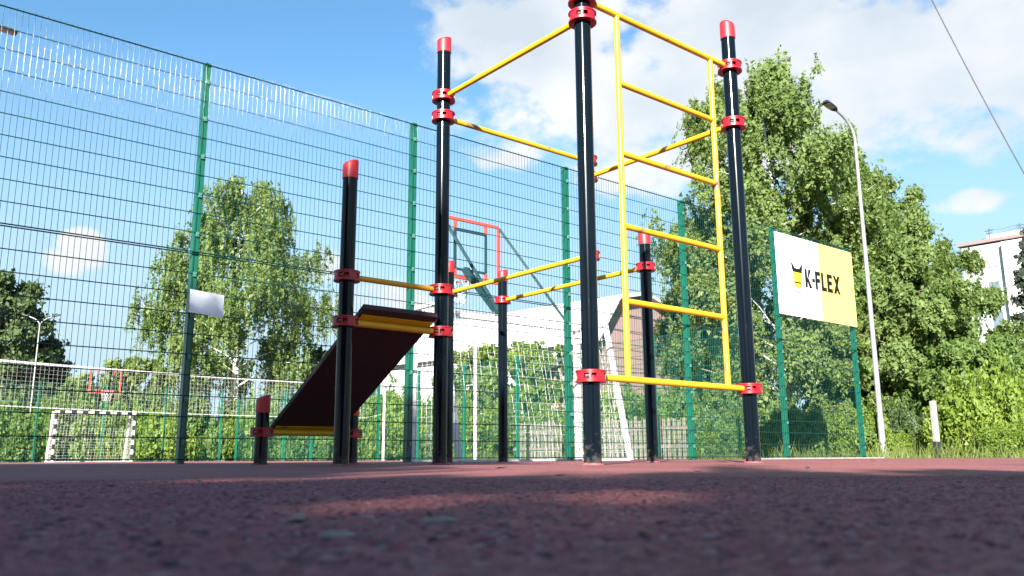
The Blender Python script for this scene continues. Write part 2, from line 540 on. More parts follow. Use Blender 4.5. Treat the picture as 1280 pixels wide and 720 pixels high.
# inclined bench
u3 = Vector((U[0], U[1], 0)); w3 = Vector((VV[0], VV[1], 0))
drop = H_BT - H_BB; run = float(np.linalg.norm(Q - P))
sl = (w3 * run - Vector((0, 0, drop))).normalized()          # down the slope
nrm = u3.cross(sl).normalized()
if nrm.z < 0: nrm = -nrm
mid_top = (v3(P, H_BT) + v3(B, H_BT)) / 2
Lb_ = math.hypot(run, drop)
bench = MB()
wid = float(np.linalg.norm(B - P)) - .155
topc = mid_top + nrm * .046
cc = topc + sl * (Lb_ / 2 - .03)
bench.box(cc, (wid, Lb_ + .16, .034), ax=(u3, sl, nrm))
bench_o = bench.build('bench_board', M['plank'], frame, world=True, smooth=False, bevel=.004)
for (p, q, z) in ((P, B, H_BT), (Q, RR, H_BB)):
    m_ = MB(); d = Vector((U[0], U[1], 0))
    m_.tube([v3(p, z) + d * .06, v3(q, z) - d * .06], .021, 20)
    m_.build('support_bar', M['yellow'], bench_o, world=True)
    m_ = MB(); c0 = (v3(p, z) + v3(q, z)) / 2 + nrm * .0245
    m_.box(c0 - sl * (.012 if z > .5 else -.0), (wid - .02, .085, .006), ax=(u3, sl, nrm))
    m_.build('mounting_plate', M['yellow'], bench_o, world=True, smooth=False)


# ------------------------------------------------------------------ mesh fences
def wire_v(m_, p, z0, z1, r, n=6):
    m_.tube([(p[0], p[1], z0), (p[0], p[1], z1)], r, n, cap=False)


def fence(label, s_axis, start, count, height, tiers, spacing=2.5, rv=.0023, rh=.005, dv=.05, dh=.2, mat='fence', wmat='wire', n=8,
          group=None, post_w=(.078, .062), name='mesh_fence', zgap=.04):
    a = np.array(start); ax = np.array(s_axis); nrm2 = np.array([ax[1], -ax[0]])   # toward the camera side
    rz = math.atan2(ax[1], ax[0])
    root = thing(name, (a[0], a[1], 0), label, 'fence', group)
    for i in range(count + 1):
        p = ax * spacing * i
        b = MB(); b.box((0, 0, height / 2 - .03), (post_w[1], post_w[0], height + .06), rz)
        b.box((0, 0, height + .004), (post_w[1] + .006, post_w[0] + .006, .012), rz)
        if n > 4:
            k = b; b.cur = 1
            for z in np.arange(.2, height, .4):
                q = nrm2 * (post_w[0] / 2 + .012)
                k.box((q[0], q[1], z), (.03, .022, .045), rz)
                k.tube([(q[0] + nrm2[0] * .01, q[1] + nrm2[1] * .01, z), (q[0] + nrm2[0] * .018, q[1] + nrm2[1] * .018, z)], .007, 6)
        b.build('fence_post', [M[mat], M['clip']], root, (p[0], p[1], 0), smooth=False)
    th = (height - zgap) / tiers
    off = nrm2 * (post_w[0] / 2 + .011)
    for i in range(count):
        for t in range(tiers):
            z0 = zgap + th * t; z1 = z0 + th - .012
            b = MB()
            nv = int(round(spacing / dv))
            for k in range(nv):
                p = ax * (spacing * i + dv * (k + .5)) + off
                wire_v(b, p, z0 + (0 if t == 0 else .0), z1 + (.025 if t == tiers - 1 else 0), rv, n)
            nh = int(round(th / dh))
            for k in range(nh + 1):
                z = z0 + .004 + (z1 - z0 - .008) * k / nh
                for sgn in (-1, 1):
                    if sgn == 1 and not (n > 4 and k in (0, nh)): continue
                    p = ax * (spacing * i + .004) + off + nrm2 * sgn * (rv + rh * .6)
                    q = ax * (spacing * (i + 1) - .004) + off + nrm2 * sgn * (rv + rh * .6)
                    b.tube([(p[0], p[1], z), (q[0], q[1], z)], rh, n, cap=False)
            b.build('mesh_panel', M[wmat], root, smooth=True, angle=180)
    return root


fence('tall green welded mesh fence along the playground, nearest of the three court fences', U, F0 - U * 2.5, 6, 4.0, 2)
cor = F0 + U * 12.5
endf = fence('green mesh fence closing the court end, seen through the near fence', VV, cor + VV * 2.5, 11, 2.85, 1,
      rv=.0025, rh=.006, dv=.05, dh=.2, mat='farfence', wmat='farfence', n=4)
far0 = cor + VV * 30.4
fence('distant green mesh fence behind the far goal and volleyball net', -U, far0 - U * .6, 10, 3.2, 1,
      rv=.003, rh=.007, dv=.1, dh=.2, mat='farfence', wmat='farfence', n=4)

# ------------------------------------------------------------------ sign with lettering
n3 = Vector((U[1], -U[0], 0))                                   # fence normal, camera side
so = Vector(ST(9.96, -.075)); ex, ey = u3.copy(), Vector((0, 0, 1))
S0, SW, SH = 2.46, 2.58, 1.46
sign = thing('advertising_board', (so.x, so.y, 0), 'white and yellow K-FLEX board fixed high on the mesh fence', 'sign')
b = MB(); b.box(so + ex * SW / 2 + ey * (S0 + SH / 2) , (SW, .012, SH), TH); b.build('board', M['sign_w'], sign, world=True, smooth=False)
fo = so + n3 * .0075
b = MB(); b.box(fo + ex * (SW * .765) + ey * (S0 + SH / 2), (SW * .468, .003, SH - .006), TH)
b.build('yellow_half', M['sign_y'], sign, world=True, smooth=False)
lo = fo + n3 * .003
cw, ch, gap, stt = .205, .345, .052, .074
lx, lz = .86, S0 + .565


def stroke(b, x, z, p0, p1, w=stt, d=.003):
    a, q = Vector(p0), Vector(p1); dd = (q - a).normalized(); nn = Vector((-dd.y, dd.x)) * w / 2
    poly = [a - nn, q - nn, q + nn, a + nn]
    b.prism([(x + p.x, z + p.y) for p in poly], lo, ex, ey, n3, d)


def letters():
    b = MB(); x = lx
    h = ch; s = stt
    def rect(x, xa, xb, za, zb): b.prism([(x + xa, lz + za), (x + xb, lz + za), (x + xb, lz + zb), (x + xa, lz + zb)], lo, ex, ey, n3, .003)
    # K
    rect(x, 0, s, 0, h)
    b.prism([(x + s, lz + h * .42), (x + .125, lz + h), (x + .218, lz + h), (x + .118, lz + h * .52), (x + .225, lz), (x + .13, lz), (x + s, lz + h * .36)], lo, ex, ey, n3, .003)
    x += .225
    rect(x, .008, .098, h * .36, h * .56); x += .115          # hyphen
    rect(x, 0, s, 0, h); rect(x, s, .175, h - s, h); rect(x, s, .16, h * .4, h * .4 + s); x += .205      # F
    rect(x, 0, s, 0, h); rect(x, s, .17, 0, s); x += .20      # L
    rect(x, 0, s, 0, h); rect(x, s, .18, h - s, h); rect(x, s, .165, h * .41, h * .41 + s); rect(x, s, .18, 0, s); x += .215   # E
    b.prism([(x, lz), (x + .086, lz), (x + .240, lz + h), (x + .154, lz + h)], lo, ex, ey, n3, .003)
    b.prism([(x, lz + h), (x + .0815, lz + h * .55), (x + .1175, lz + h * .55 + .085), (x + .072, lz + h)], lo, ex, ey, n3, .003)
    b.prism([(x + .163, lz), (x + .235, lz), (x + .1535, lz + h * .45), (x + .1175, lz + h * .45 - .085)], lo, ex, ey, n3, .003)
    return b


letters().build('lettering', M['sign_k'], sign, world=True, smooth=False)
# emblem: shield with ears
ex0, ez0 = .475, S0 + .50


def arc_shield(w, h, r, dx=0, dz=0):
    pts = [(ex0 + dx + w, ez0 + dz + h), (ex0 + dx, ez0 + dz + h)]
    for k in range(9):
        t = math.pi + math.pi * k / 8
        pts.append((ex0 + dx + w / 2 + w / 2 * math.cos(t), ez0 + dz + r + r * math.sin(t)))
    return pts


b = MB(); b.prism(arc_shield(.40, .40, .20, -.06, -.07), lo, ex, ey, n3, .001); eb = b.build('emblem_outline', M['sign_k'], sign, world=True, smooth=False)
b = MB(); b.prism(arc_shield(.372, .392, .186, -.046, -.056), lo + n3 * .001, ex, ey, n3, .001); b.build('emblem_white', M['sign_w'], eb, world=True, smooth=False)
b = MB(); b.prism(arc_shield(.28, .31, .14, .0, .0), lo + n3 * .002, ex, ey, n3, .001); b.build('emblem_field', M['sign_yd'], eb, world=True, smooth=False)
b = MB(); l2 = lo + n3 * .003
b.prism([(ex0 - .05, ez0 + .50), (ex0 - .01, ez0 + .30), (ex0 + .29, ez0 + .30), (ex0 + .33, ez0 + .50), (ex0 + .20, ez0 + .375), (ex0 + .075, ez0 + .375)], l2, ex, ey, n3, .001)
b.prism([(ex0 + .035, ez0 + .10), (ex0 + .245, ez0 + .10), (ex0 + .245, ez0 + .13), (ex0 + .035, ez0 + .13)], l2, ex, ey, n3, .001)
b.prism([(ex0 + .13, ez0 + .118), (ex0 + .15, ez0 + .118), (ex0 + .145, ez0 + .16), (ex0 + .135, ez0 + .16)], l2, ex, ey, n3, .001)
b.prism([(ex0 + .235, ez0 + .16), (ex0 + .255, ez0 + .16), (ex0 + .258, ez0 + .26), (ex0 + .232, ez0 + .22)], l2, ex, ey, n3, .001)
b.prism([(ex0 + .06, ez0 + .05), (ex0 + .22, ez0 + .05), (ex0 + .20, ez0 + .065), (ex0 + .08, ez0 + .065)], l2, ex, ey, n3, .001)
b.build('emblem_marks', M['sign_k'], eb, world=True, smooth=False)

# paper notice tied to the fence by the first post
po = Vector(ST(-.045, -.085)); z0 = HZ(391, 8.0)
b = MB(); nn_ = 9
vs = []
for i in range(nn_):
    for j in range(6):
        f = i / (nn_ - 1); g = j / 5
        bulge = .004 * math.sin(f * 6) * (1 - g) + .003 * math.sin(g * 4 + f * 2)
        p = po + ex * (f * .335) + ey * (z0 + .012 - .03 * f + g * .225 + .006 * f) + n3 * (bulge + .004)
        vs.append(p)
vs2 = [p - n3 * .0015 for p in vs]
fs = [(i * 6 + j, (i + 1) * 6 + j, (i + 1) * 6 + j + 1, i * 6 + j + 1) for i in range(nn_ - 1) for j in range(5)]
k = len(vs)
b.add(vs + vs2, fs + [tuple(a + k for a in f[::-1]) for f in fs])
pn = b.build('paper_notice', M['paper'], loc=tuple(po), world=True)
tag(pn, 'white sheet of paper tied to the mesh beside a green post', 'notice')


# ------------------------------------------------------------------ goal with basketball board
def goal(label, org, d_in, stripes, sc=1.0, group='goals with basketball boards'):
    """org = one mouth post foot; width along +U; d_in = unit vector into the court"""
    root = thing('goal_with_hoop', (org[0], org[1], 0), label, 'goal', group)
    din = Vector((d_in[0], d_in[1], 0)); W_, H_ = 3.0 * sc, 2.0 * sc
    o = Vector((org[0], org[1], 0)); X = u3
    r = .04
    def bx(b, p, q, w=.08):
        p, q = Vector(p), Vector(q); d = (q - p).normalized()
        a = d.cross(Vector((0, 0, 1))) if abs(d.z) < .9 else X.copy()
        a.normalize(); c_ = a.cross(d).normalized()
        b.box((p + q) / 2, (w, (q - p).length, w), ax=(a, d, c_))
    b = MB()
    bx(b, o, o + ey * (H_ - .04)); bx(b, o + X * W_, o + X * W_ + ey * (H_ - .04)); bx(b, o - X * .04 + ey * H_, o + X * (W_ + .04) + ey * H_)
    gb = b
    b = MB()
    for s in (0, W_):
        t = o + X * s + ey * (H_ - .0); bk = -din
        bx(b, t + bk * .045, t + bk * .62, .045); bx(b, t + bk * .62 + ey * .02, o + X * s + bk * 1.05, .06); bx(b, o + X * s + bk * 1.05 + ey * .012, o + X * s + bk * .05 + ey * .012, .024)
    bx(b, o - din * 1.05 + ey * .012, o + X * W_ - din * 1.05 + ey * .012, .024)
    b.build('back_frame', M['white'], root, world=True, smooth=False)
    if stripes:
        b = gb; b.cur = 1
        for s in (0, W_):
            for k in range(5):
                b.box(o + X * s + ey * (.2 + .4 * k) * sc, (.086, .086, .2 * sc), TH)
        for k in range(7):
            b.box(o + X * (.21 + .43 * k) * sc + ey * H_, (.2 * sc, .086, .086), TH)
    gb.build('goal_frame', [M['white'], M['stripe']], root, world=True, smooth=False)
    # net over the back and the sides
    b = MB(); g = .11
    def pt(s, q):
        """q along the profile: top 0-.6, then down the back"""
        if q <= .6: return o + X * s - din * q + ey * (H_ - .03)
        f = (q - .6) / (math.hypot(H_, .45))
        return o + X * s - din * (.6 + .42 * f) + ey * ((H_ - .03) * (1 - f) + .03)
    Lq = .6 + math.hypot(H_, .45); rr = .0022 if not stripes else .003
    ns = int(W_ / g)
    for i in range(ns + 1):
        s = W_ * i / ns
        b.tube([pt(s, 0), pt(s, .6), pt(s, .6 + (Lq - .6) * .5) + din * .05 * math.sin(i * 1.7), pt(s, Lq)], rr, 4, cap=False)
    nq = int(Lq / g)
    for j in range(nq + 1):
        q = Lq * j / nq
        b.tube([pt(0, q), pt(W_ / 3, q) + ey * .02 * math.sin(j), pt(2 * W_ / 3, q) + ey * .02 * math.cos(j), pt(W_, q)], rr, 4, cap=False)
    for s in (0, W_):
        for k in range(1, 18):
            z = H_ * k / 18; dep = .62 + .42 * (1 - z / H_)
            b.tube([o + X * s + ey * z, o + X * s + ey * z - din * dep], rr, 4, cap=False)
        for k in range(1, 9):
            dd = .11 * k
            zt = H_ if dd < .62 else H_ * (1 - (dd - .62) / .42)
            b.tube([o + X * s - din * dd + ey * .05, o + X * s - din * dd + ey * max(.1, zt)], rr, 4, cap=False)
    b.build('goal_net', M['netwhite'], root, world=True)
    # basketball board, held out over the court
    cb = o + X * (W_ / 2 + (.08 if not stripes else 0)) + din * .86
    zb, zt, hw = 2.76 * sc, 3.68 * sc, .555
    b = MB(); t_ = .042
    bx(b, cb - X * hw + ey * zt, cb + X * hw + ey * zt, t_); bx(b, cb - X * hw + ey * zb, cb + X * hw + ey * zb, t_)
    bx(b, cb - X * hw + ey * (zb + .03), cb - X * hw + ey * (zt - .03), t_); bx(b, cb + X * hw + ey * (zb + .03), cb + X * hw + ey * (zt - .03), t_)
    for s in (-.3, .3):
        bx(b, cb + X * s + ey * (zt - .03), cb + X * s + ey * (zt - .16), .04); bx(b, cb + X * s + ey * (zb + .03), cb + X * s + ey * (zb + .12), .04)
    bd = b.build('backboard_frame', M['hoopred'], root, world=True, smooth=False)
    b = MB(); za, zc = zb + .13, zt - .17
    for (p, q) in (((-.3, za), (.3, za)), ((-.3, zc), (.3, zc)), ((-.3, za), (-.3, zc)), ((.3, za), (.3, zc))):
        bx(b, cb + X * p[0] + ey * p[1], cb + X * q[0] + ey * q[1], .032)
    b.build('target_frame', M['strut'], bd, world=True, smooth=False)
    rc = cb + din * .36 + ey * (zb + .06)
    b = MB(); ring = [rc + X * .225 * math.cos(a) + din * .225 * math.sin(a) for a in np.linspace(0, 2 * math.pi, 25)]
    b.tube(ring, .011, 8, cap=False); bx(b, cb + ey * (zb + .06), cb + din * .14 + ey * (zb + .06), .08)
    b.build('hoop', M['hoopred'], bd, world=True)
    b = MB()
    for i in range(12):
        for sg in (1, -1):
            ps = []
            for k in range(6):
                f = k / 5; a = 2 * math.pi * (i / 12) + sg * f * 1.0; r_ = .22 - .09 * f
                ps.append(rc + X * r_ * math.cos(a) + din * r_ * math.sin(a) - ey * .4 * f)
            b.tube(ps, .004, 4, cap=False)
    b.build('hoop_net', M['netwhite'], bd, world=True)
    b = MB(); bx(b, o + X * W_ / 2 + ey * (H_ + .04), cb - X * .12 - din * .03 + ey * (zb + .13), .09); b.build('strut', M['strut'], root, world=True, smooth=False)
    for s, e in ((W_ / 2 + .02, -hw), (W_ - .15, hw)):
        b = MB(); bx(b, o + X * s + ey * (H_ + .04), cb + X * (e * .99) - din * .03 + ey * (zt - .03), .042); b.build('strut', M['strut'], root, world=True, smooth=False)
    return root


goal('white goal with orange basketball board behind the near mesh fence', (-1.31, 11.1), VV, False)
gp = np.array([GX(65, 32.6), 32.6])
goal('small distant goal with black striped posts and red hoop by the far fence', gp, -VV, True, .95)

# ------------------------------------------------------------------ volleyball net
pr = np.array([GX(479, 28.0), 28.0]); nl_ = np.array([GX(0, 20.0), 20.0]) - pr; NU = -nl_ / np.linalg.norm(nl_); pl = pr - NU * 13.4
for p, lb in ((pr, 'thin white pole holding the right end of the volleyball net'), (pl, 'thin white pole holding the left end of the volleyball net')):
    o = thing('net_pole', (p[0], p[1], 0), lb, 'pole', 'volleyball net poles')
    b = MB(); b.tube([(0, 0, -.03), (0, 0, 2.48)], .045, 12); b.build('pole', M['white'], o)
    b = MB(); b.tube([(0, 0, 2.48), (0, 0, 2.50)], .05, 12); b.box((0, 0, 2.36), (.14, .1, .06), TH); b.build('pulley', M['galv'], o)
vn = thing('volleyball_net', (pr[0], pr[1], 0), 'long white volleyball net stretched across the court behind the fence', 'net')
nu3 = Vector((NU[0], NU[1], 0)); na = v3(pr, 0) - nu3 * .75; nb = v3(pl, 0) + nu3 * .75; ln = (nb - na).length; dn = (nb - na).normalized()
sag = lambda f: -.07 * 4 * f * (1 - f)
b = MB()
for k in range(int(ln / .1) + 1):
    f = k * .1 / ln; p = na + dn * (k * .1)
    b.tube([p + ey * (1.36 + sag(f)), p + ey * (2.38 + sag(f))], .0015, 4, cap=False)
for j in range(11):
    b.tube([na + dn * ln * f + ey * (1.36 + .1 * j + sag(f)) for f in np.linspace(0, 1, 13)], .0015, 4, cap=False)
b.build('net', M['netwhite'], vn, world=True)
for nm, z, hh in (('top_band', 2.40, .048), ('bottom_band', 1.345, .016)):
    b = MB(); fsn = np.linspace(0, 1, 13)
    for f, g in zip(fsn[:-1], fsn[1:]):
        p, q = na + dn * ln * f + ey * (z + sag(f)), na + dn * ln * g + ey * (z + sag(g))
        d = (q - p).normalized(); b.box((p + q) / 2, ((q - p).length, .012, hh), ax=(d, d.cross(ey).normalized(), d.cross(ey).normalized().cross(d)))
    b.build(nm, M['netwhite'], vn, world=True, smooth=False)
b = MB()
for e, pp in ((na, pr), (nb, pl)):
    b.tube([e + ey * 2.40, v3(pp, 2.43)], .006, 5); b.tube([e + ey * 1.35, v3(pp, 1.5)], .006, 5)
b.build('tension_cord', M['netwhite'], vn, world=True)
p = np.array([GX(594, 25.2), 25.2])
o = thing('net_pole', (p[0], p[1], 0), 'slender white pole standing inside the court behind the basketball board', 'pole')
b = MB(); b.tube([(0, 0, -.03), (0, 0, 3.4)], .05, 12); b.build('pole', M['white'], o)
b = MB(); b.tube([(0, 0, 3.40), (0, 0, 3.42)], .055, 12); b.build('pole_cap', M['galv'], o)


# ------------------------------------------------------------------ street lamps
def street_lamp(base, h, arm, label, r=.075, group='street lamps', arm_rise=.65, twin=False, tilt=.32):
    o = thing('street_lamp', (base[0], base[1], 0), label, 'street lamp', group)
    b = MB(); b.tube([(0, 0, -.05), (0, 0, .9), (0, 0, .95), (0, 0, h)], [r, r, r * .85, r * .5], 14); b.build('pole', M['galv'], o)
    arms = [Vector((arm[0], arm[1], 0))]
    if twin: arms.append(-arms[0])
    for a in arms:
        L_ = a.length
        b = MB(); pts = []
        for f in np.linspace(0, 1, 9):
            t = f * R(62)
            pts.append(Vector((0, 0, h - .02)) + a * (1 - math.cos(t)) / (1 - math.cos(R(62))) * .8 + ey * arm_rise * math.sin(t) / math.sin(R(62)))
        e = pts[-1] + a * .2 + ey * .06
        b.tube(pts + [e], r * .48, 10); b.build('arm', M['galv'], o)
        d = (a.normalized() + ey * tilt).normalized(); sd = d.cross(ey).normalized(); up = sd.cross(d)
        b = MB()
        prof = [(-.05, .03), (.04, .09), (.20, .105), (.36, .10), (.41, .075)]
        vs = []
        for (x, w) in prof:
            for (sy, sz) in ((-1, -.035), (1, -.035), (.75, .03), (-.75, .03)):
                vs.append(e + d * x + sd * w * sy + up * sz)
        fs = []
        for i in range(len(prof) - 1):
            for j in range(4): fs.append((4 * i + j, 4 * i + 4 + j, 4 * i + 4 + (j + 1) % 4, 4 * i + (j + 1) % 4))
        fs += [(0, 1, 2, 3), tuple(4 * (len(prof) - 1) + j for j in (3, 2, 1, 0))]
        b.add(vs, fs); lh = b.build('lamp_head', M['lamp'], o, smooth=False, bevel=.008)
        b = MB(); b.box(e + d * .22 - up * .038, (.24, .15, .006), ax=(d, sd, up)); b.build('lens', M['glass'], lh, smooth=False)
    return o


Yl = 20.0
street_lamp((GX(1105, Yl), Yl), HZ(178, Yl), (-.56, -.34), 'tall pale street lamp with curved arm beside the right hand trees')
street_lamp((-10.9, 14.2), HZ(42, 14.2), (.85, .85), 'street lamp whose dark head reaches in at the upper left corner', r=.08, tilt=-.02)
street_lamp((GX(32, 47), 47), HZ(404, 47), (.62, .1), 'distant pale twin arm street lamp against the dark tree', r=.07, arm_rise=.5, twin=True)

# overhead cable
p0, p1 = Vector(W(1120, -90, 26)), Vector(W(1345, 330, 24))
b = MB(); pts = [p0.lerp(p1, f) - ey * .35 * 4 * f * (1 - f) for f in np.linspace(0, 1, 17)]
b.tube(pts, .017, 6); tag(b.build('overhead_cable', M['cable'], loc=tuple(p0), world=True), 'single black overhead cable crossing the cloudy sky at upper right', 'cable')

# concrete stub post at right
Ys = 17.5; xs = GX(1173, Ys)
o = thing('concrete_post', (xs, Ys, 0), 'short weathered whitish post standing in the weeds by the shrubs', 'post')
b = MB(); b.box((0, 0, .56), (.1, .1, 1.18), .3); b.build('shaft', M['concrete'], o, smooth=False, bevel=.012)
b = MB(); b.box((0, 0, .12), (.112, .112, .42), .3); b.build('dark_foot', M['lamp'], o, smooth=False, bevel=.01)


# ------------------------------------------------------------------ buildings
def quad(b, *p): b.add(p, [tuple(range(len(p)))])


def house():
    pk = np.array([GX(806, 41), 41.]); fr = np.array([GX(560, 50.0), 50.0])
    rd = (fr - pk) / np.linalg.norm(fr - pk); L_ = np.linalg.norm(fr - pk) + 2
    ac = np.array([rd[1], -rd[0]])
    if ac[0] < 0: ac = -ac                      # to the right along the gable
    o = thing('house', (pk[0], pk[1], 0), 'house with bright pale roof and brown gable wall behind the court', 'house')
    zp, ze, hw = HZ(371, 41), 5.6, 3.7
    zk = ze + (zp - ze) * .78; kx = hw * .62       # gambrel knee
    def pt(a, l, z): q = ac * a + rd * l; return (q[0], q[1], z)
    prof = [(-hw, -.1), (-hw, ze), (-kx, zk), (0, zp), (kx, zk), (hw, ze), (hw, -.1)]
    b = MB(); b.prism([(x, z) for x, z in prof], (0, 0, 0), (ac[0], ac[1], 0), ey, (rd[0], rd[1], 0), .25)
    b.cur = 1
    for k in range(1, 9):
        z = k * .85
        wd = hw - .02 if z < ze else kx * (zp - z) / (zp - zk) if z > zk else hw + (kx - hw) * (z - ze) / (zk - ze)
        b.prism([(-wd, z), (wd, z), (wd, z + .05), (-wd, z + .05)], (-rd[0] * .02, -rd[1] * .02, 0), (ac[0], ac[1], 0), ey, (rd[0], rd[1], 0), .018)
    b.build('gable_wall', [M['brown'], M['darkroof']], o, smooth=False)
    b = MB(); b.prism([(-hw + .02, -.1), (hw - .02, -.1), (hw - .02, ze - .05), (-hw + .02, ze - .05)], (rd[0] * .26, rd[1] * .26, 0), (ac[0], ac[1], 0), ey, (rd[0], rd[1], 0), L_ - .3)
    b.build('side_wall', M['wallw'], o, smooth=False)
    b = MB(); t = .16
    rp = [(-hw - .45, ze - .42), (-hw - .45, ze - .42 + t), (-kx - .05, zk + t), (0, zp + t), (kx + .05, zk + t), (hw + .45, ze - .42 + t), (hw + .45, ze - .42), (kx, zk + .003), (0, zp + .003), (-kx, zk + .003)]
    # roof as strips so that the profile stays convex per piece
    for (i0, i1, j1, j0) in ((0, 1, 2, 9), (9, 2, 3, 8), (8, 3, 4, 7), (7, 4, 5, 6)):
        b.prism([rp[i0], rp[i1], rp[j1], rp[j0]], (-rd[0] * .5, -rd[1] * .5, 0), (ac[0], ac[1], 0), ey, (rd[0], rd[1], 0), L_ + .9)
    for k in range(26):
        l = -.3 + k * (L_ + .5) / 26
        b.tube([pt(-hw - .45, l, ze - .42 + t + .01), pt(-kx - .05, l, zk + t + .01), pt(0, l, zp + t + .01)], .025, 5)
    b.build('roof', M['roofw'], o, smooth=False)
    # three windows in the pale side wall that faces the court
    for l in (4, 7, 10):
        b = MB(); b.box(pt(-hw - .02 + .02, l, 3.4), (.08, 1.3, 1.4), math.atan2(ac[1], ac[0])); w_ = b.build('window', M['pane'], o, smooth=False)
        b = MB(); b.box(pt(-hw - .03, l, 3.4), (.06, .08, 1.5), math.atan2(ac[1], ac[0])); b.box(pt(-hw - .03, l, 2.66), (.1, 1.5, .08), math.atan2(ac[1], ac[0]))
        b.box(pt(-hw - .03, l, 4.14), (.1, 1.5, .08), math.atan2(ac[1], ac[0])); b.build('window_frame', M['white'], w_, smooth=False)
    return o


house()


def shed():
    Y = 33.; x = GX(712, Y); zt = HZ(446, Y)
    o = thing('shed', (x, Y, 0), 'small shed with dull purple brown gable roof behind the shrubs', 'shed')
    ze = HZ(474, Y); hw = .95
    b = MB(); b.prism([(-hw, -.1), (-hw, ze), (0, zt), (hw, ze), (hw, -.1)], (0, 0, 0), (1, .15, 0), ey, (-.15, 1, 0), 2.6)
    b.build('wall', M['brown'], o, smooth=False)
    b = MB()
    for s in (-1, 1):
        b.prism([(0, zt + .005), (s * (hw + .25), ze - .2), (s * (hw + .25), ze - .12), (0, zt + .09)], (.03, -.2, 0), (1, .15, 0), ey, (-.15, 1, 0), 3.0)
    b.build('roof', M['darkroof'], o, smooth=False)


shed()


def apartment():
    a = Vector(W(1201, 306, 76)); zt = a.z
    e = Vector(W(1282, 292.5, 72.2))
    d = Vector((e.x - a.x, e.y - a.y, 0)).normalized(); nr = Vector((d.y, -d.x, 0))
    if nr.y > 0: nr = -nr
    o = thing('apartment_building', (a.x, a.y, 0), 'white panel apartment block with rooftop aerials beyond the right hand trees', 'building')
    rz = math.atan2(d.y, d.x)
    def at(s, t, z): return d * s - nr * t + ey * z
    Lx = 26.
    wb = MB(); wb.box(at(Lx / 2, 6, zt / 2 - .2), (Lx, 12, zt - .3), rz)
    for s in (3.5, 12.5, 21.5):
        b = MB(); b.box(at(s + 2.0, -.35, zt / 2 - .1), (4.0, .68, zt - .8), rz); b.build('balcony_stack', M['panelw'], o, smooth=False)
    b = MB(); b.box(at(Lx / 2, 6, zt - .08), (Lx + .5, 12.6, .3), rz); rf = b.build('roof', M['darkroof'], o, smooth=False)
    b = MB(); b.box(at(3.2, 4, zt + .55), (3.4, 3, 1.0), rz); b.build('roof_hut', M['wallw'], rf, smooth=False)
    for s in (2.2, 4.75):
        b = MB(); b.tube([at(s, 1, zt), at(s, 1, zt + 1.3)], .05, 6); b.tube([at(s - .35, 1, zt + 1.1), at(s + .35, 1, zt + 1.1)], .03, 5); b.tube([at(s - .25, 1, zt + .85), at(s + .25, 1, zt + .85)], .03, 5)
        b.build('aerial', M['lamp'], rf)
    b = MB(); b.tube([at(2.2, 1, zt + 1.2), at(3.4, 1, zt + 1.05), at(4.75, 1, zt + 1.25)], .012, 4); b.tube([at(-0., 1, zt + .1), at(2.2, 1, zt + .5), at(4.75, 1, zt + 1.0)], .012, 4); b.build('aerial_wire', M['lamp'], rf)
    wb.cur = 1
    for z in np.arange(zt - 2.95, 2, -2.8): wb.box(at(Lx / 2, -.012, z), (Lx - .1, .03, .05), rz)
    wb.build('wall', [M['panel'], M['sign_g']], o, smooth=False)
    k = 0
    for z in np.arange(zt - 1.75, 2, -2.8):
        for s in (2.4, 9.2, 10.9, 18.2, 19.9):
            b = MB(); b.box(at(s, -.02, z), (1.0, .09, 1.35), rz); w_ = b.build('window', M['pink'] if k % 7 == 0 else M['pane'], o, smooth=False)
            b = MB()
            for q in (-.5, .5): b.box(at(s + q, -.04, z), (.08, .12, 1.45), rz)
            b.box(at(s, -.04, z - .72), (1.06, .16, .07), rz); b.box(at(s, -.04, z + .72), (1.06, .14, .07), rz)
            b.build('window_frame', M['wallw'], w_, smooth=False)
            k += 1


apartment()


# picket fences run just outside the court end fence
def pick(px0, px1, sOff, label, h):
    # intersection of the line s = sOff with view columns
    def tt(px):
        best = None
        for t in np.arange(0, 30, .05):
            q = ST(sOff, t)
            u = 640 + F_PX * q[0] / (q[1] * math.cos(PITCH) + .0)
            if best is None or abs(u - px) < best[0]: best = (abs(u - px), t)
        return best[1]
    ta, tb = tt(px1), tt(px0)
    p = Vector(ST(sOff, ta)); o = thing('picket_fence', tuple(p), label, 'fence', 'weathered picket fences')
    rr = random.Random(int(px0)); d = Vector((VV[0], VV[1], 0)); Ln = tb - ta
    b = MB()
    for i in range(int(Ln / .155)):
        hh = h + rr.uniform(-.08, .08); ti = rr.uniform(-.02, .02)
        b.box(d * (i * .155) + ey * hh / 2, (.088, .02, hh), ax=(d, u3, (ey + d * ti).normalized()))
    b.build('picket_panel', M['picket'], o, smooth=False)
    for z in (.3, h * .75):
        b = MB(); b.box(d * Ln / 2 + u3 * .035 + ey * z, (Ln, .04, .07), math.atan2(d.y, d.x)); b.build('rail', M['picket'], o, smooth=False)


pick(640, 700, 13.6, 'grey picket fence seen through the goal net below green shrubs', 1.05)
pick(744, 862, 13.4, 'pale picket fence with gaps behind the right goal leg and rear gym post', 1.0)


